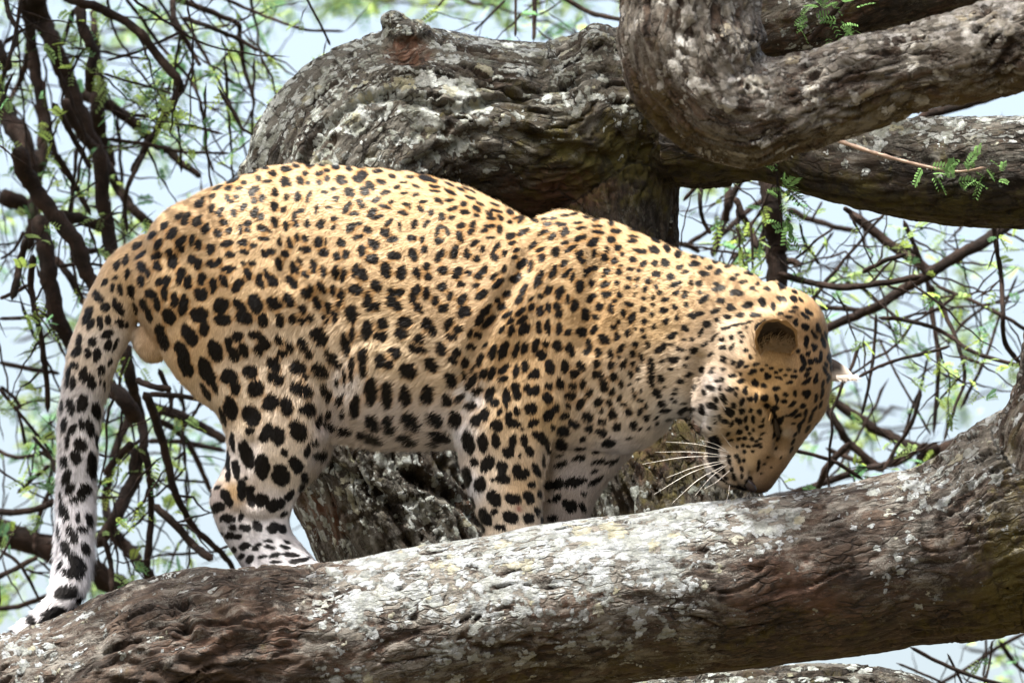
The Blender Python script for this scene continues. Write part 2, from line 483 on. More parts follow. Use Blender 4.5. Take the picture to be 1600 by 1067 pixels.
def trunk_extra(v, n):
    h = -20 * blob(v, 636, 86, 24, 14) * (n[:, 2] < 0) + 5 * blob(v, 640, 54, 50, 14) + 8 * blob(v, 636, 108, 44, 10)
    x, y = v[:, 0], v[:, 1]
    # long curved fissures that follow the bend
    c = np.array(((400, 270), (470, 160), (560, 130), (700, 190), (830, 230)))
    for (pp, dep, wd) in ((((470, 265), (520, 190), (600, 150), (700, 170), (800, 150), (900, 130)), 17, 7),
                          (((640, 260), (700, 235), (760, 205), (860, 225), (960, 250)), 15, 8),
                          (((520, 220), (480, 275)), 12, 6), (((470, 700), (540, 740), (600, 780), (640, 850)), 16, 8), (((640, 740), (720, 790), (780, 830)), 14, 8),
                          (((430, 130), (400, 190), (385, 250)), 10, 6), (((830, 110), (880, 130), (950, 110)), 12, 7)):
        P = catmull(np.array(pp, float), 8)
        d = np.full(len(v), 1e9)
        for i in range(len(P) - 1):
            a = P[i]; t = P[i + 1] - a; ln = np.linalg.norm(t); t = t / ln
            s = np.clip((v[:, :2] - a) @ t, 0, ln)
            d = np.minimum(d, np.linalg.norm(v[:, :2] - a - s[:, None] * t, axis=1))
        d = d + (vnoise(v / 18, 31) - 0.5) * 12
        dep = dep * 0.75
        h = h - dep * np.exp(-(d / wd) ** 2) * (n[:, 2] < 0.2) + 0.22 * dep * np.exp(-((d - 2.2 * wd) / (1.5 * wd)) ** 2)
    return h
trunk = finish_limb('gnarled_tree', [tube(T1), tube(T2), tube(FILL), ellipsoid((640, 54, 410), (46, 27, 55)), ellipsoid((938, 75, 400), (40, 36, 60), 20), ellipsoid((620, 38, 410), (27, 19, 34), 15)],
                    [T1, T2], M_TRUNK, 12, 8, 4.5, 23, trunk_fields, extra=trunk_extra, voxel=3.8)
tag(trunk, 'massive gnarled dark tree trunk arching behind the leopard, furrowed and spotted with grey lichen', 'tree')
B1 = [(1060, 218, 400, 70, 80), (1180, 224, 350, 58, 72), (1290, 250, 300, 62, 72), (1400, 264, 250, 76, 78), (1500, 268, 220, 86, 86), (1600, 264, 200, 90, 90), (1720, 262, 200, 92, 90), (1950, 300, 190, 98, 96), (2250, 330, 180, 104, 100)]
def b_fields(v, n, b):
    up = -n[:, 1]
    return 0.34 + 0.5 * np.maximum(up, -0.6) + 0.12 * blob(v, 1560, 200, 90, 50), 0.30 + 0.4 * smoothstep(0.0, .8, n[:, 1]), 0.25 + 0 * up
lb = finish_limb('limb', [tube(B1)], [B1], M_TRUNK, 7, 6, 4, 41, b_fields, parent=trunk, voxel=3.6)
lb['label'] = 'side limb with pale lichen on top and brown moss below'
C1 = [(1120, 70, 330, 80, 80), (1220, 30, 320, 78, 80), (1340, -14, 310, 76, 80), (1480, -45, 300, 74, 80), (1640, -75, 300, 74, 80), (1900, -130, 300, 72, 76), (2200, -160, 300, 70, 74)]
def c_fields(v, n, b):
    return 0.30 + 0.35 * blob(v, 1250, 25, 60, 60) - 0.3 * blob(v, 1380, 30, 60, 60), 0.3 + 0 * n[:, 1], 0.35 + 0 * n[:, 1]
lc = finish_limb('limb', [tube(C1)], [C1], M_TRUNK, 7, 6, 4, 47, c_fields, parent=trunk, voxel=4.2)

E1 = [(860, 1150, 220, 84, 90), (1000, 1142, 220, 86, 90), (1150, 1134, 220, 90, 90), (1300, 1124, 220, 90, 90), (1400, 1135, 220, 86, 90), (1500, 1190, 220, 84, 90), (1700, 1340, 220, 84, 88)]
def e_fields(v, n, b):
    return 0.62 + 0 * n[:, 1], 0.2 + 0 * n[:, 1], 0.0 * n[:, 1]
le = finish_limb('tree_limb', [tube(E1)], [E1], M_TRUNK, 6, 10, 5, 53, e_fields, voxel=4.2)
tag(le, 'shaded rough limb just showing along the bottom edge below the leopard\'s limb', 'tree limb')

# ------------------------------------------------------------------ the near, out of focus bough at the upper right
A1 = [(1060, -520, -900, 96, 96), (1076, -240, -900, 104, 102), (1082, -40, -900, 106, 104), (1084, 50, -900, 110, 104), (1098, 112, -900, 112, 104), (1140, 156, -900, 98, 100), (1210, 166, -900, 84, 92),
      (1300, 142, -900, 74, 84), (1400, 116, -900, 68, 80), (1500, 88, -900, 74, 80), (1600, 64, -900, 76, 80), (1740, 36, -900, 76, 80), (1950, -30, -900, 74, 78), (2250, -90, -900, 70, 74)]
def a_fields(v, n, b):
    up = -n[:, 1]
    return 0.62 + 0.16 * up - 0.3 * blob(v, 1010, 170, 60, 60) + 0.25 * blob(v, 1250, 192, 26, 20) + 0.25 * blob(v, 1520, 50, 60, 40) + 0.12 * blob(v, 1110, 60, 70, 90), 0.1 + 0.55 * smoothstep(0.1, .9, n[:, 1]) + 0.3 * blob(v, 1020, 150, 50, 90), 0.25 + 0 * up
def a_extra(v, n):
    h = 0
    for x, y, r, a in ((1250, 196, 20, 9), (1178, 232, 34, 12), (1010, 60, 40, 10), (1120, 20, 46, -10), (1190, 110, 34, -12), (1340, 90, 50, 9), (1430, 150, 46, -9), (1530, 60, 50, 10), (1060, 170, 40, -9), (1150, 70, 40, 9)):
        h = h + a * blob(v, x, y, r, r * .8) * (n[:, 2] < .3)
    return h
la = finish_limb('tree_bough', [tube(A1)], [A1], M_BOUGH, 15, 11, 6.0, 61, a_fields, voxel=3.8, extra=a_extra)
tag(la, 'blurred bent grey brown bough in front at the upper right, hooking down then right', 'tree bough')

# ------------------------------------------------------------------ the leopard: one continuous body
def loft(rows, n=6, nc=40, ex=2.2):
    """rows: left x, y, right x, y, half width in depth, depth of the middle; closed surface"""
    P = catmull(np.array(rows, float), n)
    t = np.linspace(0, 2 * pi, nc, endpoint=False)
    ct = np.sign(np.cos(t)) * np.abs(np.cos(t)) ** (2 / ex); st = np.sign(np.sin(t)) * np.abs(np.sin(t)) ** (2 / ex)
    c = (P[:, :2] + P[:, 2:4]) / 2; h = (P[:, 2:4] - P[:, :2]) / 2
    v = np.empty((len(P), nc, 3))
    v[:, :, :2] = c[:, None] + ct[None, :, None] * h[:, None]
    v[:, :, 2] = P[:, 5][:, None] + st[None] * P[:, 4][:, None]
    v = v.reshape(-1, 3); q = grid_quads(len(P), nc); k = len(v); tr = []
    v = np.vstack((v, (*c[0], P[0, 5]), (*c[-1], P[-1, 5])))
    for i in range(nc):
        j = (i + 1) % nc
        tr.append((k, j, i)); tr.append((k + 1, (len(P) - 1) * nc + i, (len(P) - 1) * nc + j))
    return v, q, np.array(tr)

torso = loft([(196, 424, 222, 512, 44, -45), (208, 392, 247, 546, 80, -45), (252, 345, 292, 580, 106, -45), (300, 308, 344, 608, 116, -45), (362, 280, 420, 648, 118, -45),
              (420, 262, 480, 678, 116, -45), (482, 257, 536, 690, 118, -45), (560, 261, 586, 697, 128, -45), (640, 270, 640, 701, 134, -45), (718, 290, 700, 701, 134, -45),
              (778, 317, 760, 702, 128, -45), (838, 346, 830, 702, 118, -45), (900, 341, 900, 702, 108, -48), (960, 348, 955, 706, 100, -52), (1018, 372, 996, 690, 94, -58),
              (1072, 394, 1040, 660, 88, -68), (1122, 409, 1076, 646, 86, -80), (1172, 425, 1110, 620, 80, -95), (1210, 455, 1140, 590, 66, -105)])
head = loft([(1150, 452, 1214, 440, 44, -108), (1118, 480, 1254, 466, 72, -110), (1102, 520, 1282, 502, 88, -112), (1093, 565, 1297, 552, 97, -112), (1092, 610, 1300, 596, 98, -112),
             (1095, 645, 1291, 640, 88, -112), (1102, 675, 1270, 672, 70, -112), (1105, 703, 1248, 700, 58, -112), (1108, 728, 1232, 722, 50, -112),
             (1120, 750, 1216, 745, 41, -112), (1145, 762, 1205, 762, 30, -112), (1165, 768, 1196, 770, 16, -112)], ex=2.15)
muzzle = ellipsoid((1143, 720, -146), (41, 44, 34), 12)
muzzle_far = ellipsoid((1143, 720, -80), (40, 43, 34), 12)
cheek = ellipsoid((1135, 625, -165), (52, 62, 52), 10)
brow = ellipsoid((1232, 618, -164), (34, 48, 34), 15)
eyeball = ellipsoid((1206, 664, -166), (20, 22, 13), 10)
bridge = ellipsoid((1214, 700, -125), (26, 58, 32), 24)
cranium = ellipsoid((1215, 520, -118), (78, 72, 84), 0)
haunch = ellipsoid((385, 480, -92), (150, 176, 78), -12)
haunch_far = ellipsoid((385, 480, 2), (145, 170, 74), -12)
hip = ellipsoid((300, 380, -85), (78, 66, 66), -30)
shoulder = ellipsoid((868, 500, -96), (112, 172, 62), 8)
shoulder_far = ellipsoid((868, 500, 5), (108, 168, 60), 8)
blade = ellipsoid((916, 407, -86), (70, 62, 54), 10)
deltoid = ellipsoid((800, 590, -118), (88, 78, 50), -30)
hind = loft([(250, 520, 540, 540, 62, -95), (272, 565, 532, 585, 62, -98), (302, 602, 524, 620, 60, -100), (337, 646, 512, 660, 57, -102), (354, 690, 498, 702, 53, -104),
             (352, 728, 484, 735, 46, -105), (331, 765, 469, 766, 39, -105), (330, 790, 458, 788, 35, -105), (336, 815, 452, 812, 34, -105), (350, 842, 458, 834, 35, -107),
             (366, 866, 476, 856, 38, -110), (382, 892, 500, 884, 42, -114), (396, 914, 512, 912, 40, -116)])
hock = ellipsoid((352, 782, -105), (26, 28, 26), 0)
hind_foot = loft([(392, 872, 392, 930, 36, -114), (430, 868, 430, 934, 44, -116), (470, 872, 470, 934, 47, -118), (502, 880, 502, 934, 44, -118), (522, 892, 522, 932, 34, -118)], nc=28)
hind_far = loft([(400, 620, 522, 660, 52, 0), (410, 670, 519, 695, 48, 2), (414, 705, 510, 722, 42, 4), (408, 738, 484, 752, 36, 5), (398, 765, 462, 778, 31, 5), (396, 800, 452, 806, 29, 5),
                 (402, 840, 456, 840, 30, 0), (408, 880, 470, 880, 34, -6), (412, 930, 480, 930, 34, -10)])
fore = loft([(772, 510, 936, 560, 58, -100), (738, 575, 905, 612, 58, -108), (709, 628, 884, 650, 57, -112), (706, 662, 864, 684, 54, -114), (715, 700, 856, 710, 51, -114),
             (723, 742, 850, 745, 48, -114), (736, 784, 847, 784, 46, -113), (750, 818, 847, 818, 44, -112), (757, 850, 850, 850, 43, -112), (760, 885, 852, 880, 42, -112)])
elbow = ellipsoid((728, 645, -116), (28, 36, 34), 0)
fore_foot = loft([(752, 838, 752, 892, 38, -112), (800, 834, 800, 896, 48, -114), (850, 836, 850, 896, 50, -116), (890, 846, 890, 896, 40, -116)], nc=28)
fore_far = loft([(840, 640, 1010, 640, 62, -20), (838, 690, 1002, 690, 55, -12), (834, 735, 966, 735, 46, -8), (834, 772, 938, 770, 40, -6), (834, 810, 920, 808, 37, -6), (834, 850, 916, 850, 36, -6), (834, 890, 918, 890, 36, -10)])
ftoe = loft([(850, 838, 850, 890, 36, -12), (910, 836, 910, 890, 44, -16), (950, 846, 950, 890, 34, -18)], nc=28)
breast = ellipsoid((965, 620, -52), (95, 88, 84), 0)
belly = ellipsoid((620, 560, -45), (170, 138, 134), 4)
scrotum = ellipsoid((235, 536, -60), (27, 32, 26), -35)
TAIL = [(250, 400, -45, 44, 42), (208, 432, -48, 46, 42), (182, 470, -50, 44, 40), (165, 512, -52, 43, 39), (148, 552, -54, 40, 37), (134, 600, -56, 36, 35), (124, 660, -58, 33, 33), (121, 720, -60, 32, 32),
        (119, 780, -62, 31, 31), (117, 840, -80, 30, 30), (115, 885, -96, 29, 29), (106, 925, -112, 27, 27), (84, 955, -125, 21, 22), (50, 978, -132, 15, 16), (11, 1001, -134, 10, 11), (-22, 1020, -134, 8, 9), (-36, 1027, -134, 3, 3)]
tail = tube(TAIL, 6, 32)

bv, bq = remesh([torso, head, muzzle, muzzle_far, cheek, brow, eyeball, bridge, cranium, haunch, haunch_far, hip, shoulder, shoulder_far, blade, deltoid, hind, hock, hind_foot, hind_far,
                 fore, elbow, fore_foot, fore_far, ftoe, breast, belly, scrotum, tail], 3.0, 9, 0.5)
bn = vnormals(bv, bq)
if (bn[:, 2] * (bv[:, 2] - bv[:, 2].mean())).sum() < 0:
    bq = bq[:, ::-1]; bn = -bn
# skin lies in shallow folds: flank crease, shoulder, throat
def crease(v, n, pts, dep, wd):
    P = catmull(np.array(pts, float), 6); d = np.full(len(v), 1e9)
    for i in range(len(P) - 1):
        a = P[i]; t = P[i + 1] - a; ln = np.linalg.norm(t); t = t / ln
        s = np.clip((v[:, :2] - a) @ t, 0, ln)
        d = np.minimum(d, np.linalg.norm(v[:, :2] - a - s[:, None] * t, axis=1))
    return (-dep * np.exp(-(d / wd) ** 2) + 0.45 * dep * np.exp(-((d - 2.2 * wd) / (1.3 * wd)) ** 2)) * (n[:, 2] < -0.1)
hh = np.zeros(len(bv))
for pts, dep, wd in ((((440, 275), (442, 330), (450, 380), (452, 440)), 5, 11), (((505, 470), (515, 540), (512, 610), (505, 650)), 6, 14), (((528, 440), (545, 520), (540, 600)), 4, 12),
                     (((840, 380), (800, 450), (760, 520), (722, 600)), 6, 13), (((935, 380), (930, 470), (915, 540)), 4, 14), (((1000, 560), (975, 620), (1000, 660)), 4, 14),
                     (((862, 640), (856, 690), (853, 760)), 4, 8), (((1096, 560), (1092, 610), (1098, 660)), 7, 9), (((1140, 500), (1180, 478), (1220, 476)), 4, 9), (((392, 690), (385, 740), (392, 780)), 5, 10),
                     (((372, 800), (400, 812), (440, 808)), 3, 8), (((1125, 660), (1140, 680), (1160, 700), (1172, 735)), 3, 7), (((1196, 634), (1208, 655), (1216, 678), (1214, 700)), 8, 6), (((1110, 684), (1116, 712), (1138, 745), (1166, 764)), 5, 5), (((1222, 690), (1206, 716), (1186, 738)), 3.5, 8), (((1172, 742), (1170, 755), (1177, 768)), 4, 4), (((1150, 590), (1180, 600), (1215, 592)), 3, 12), (((560, 330), (600, 420), (620, 500)), 2.5, 22), (((660, 340), (690, 430), (690, 520)), 2.5, 24)):
    hh += crease(bv, bn, pts, dep, wd)
hh += (fbm(bv / 60, 3, 90) - 0.5) * 5
bv = bv + bn * hh[:, None]
bn = vnormals(bv, bq)
def front(x, y):
    k = (bv[:, 0] - x) ** 2 + (bv[:, 1] - y) ** 2 < 30
    return bv[k, 2].min()

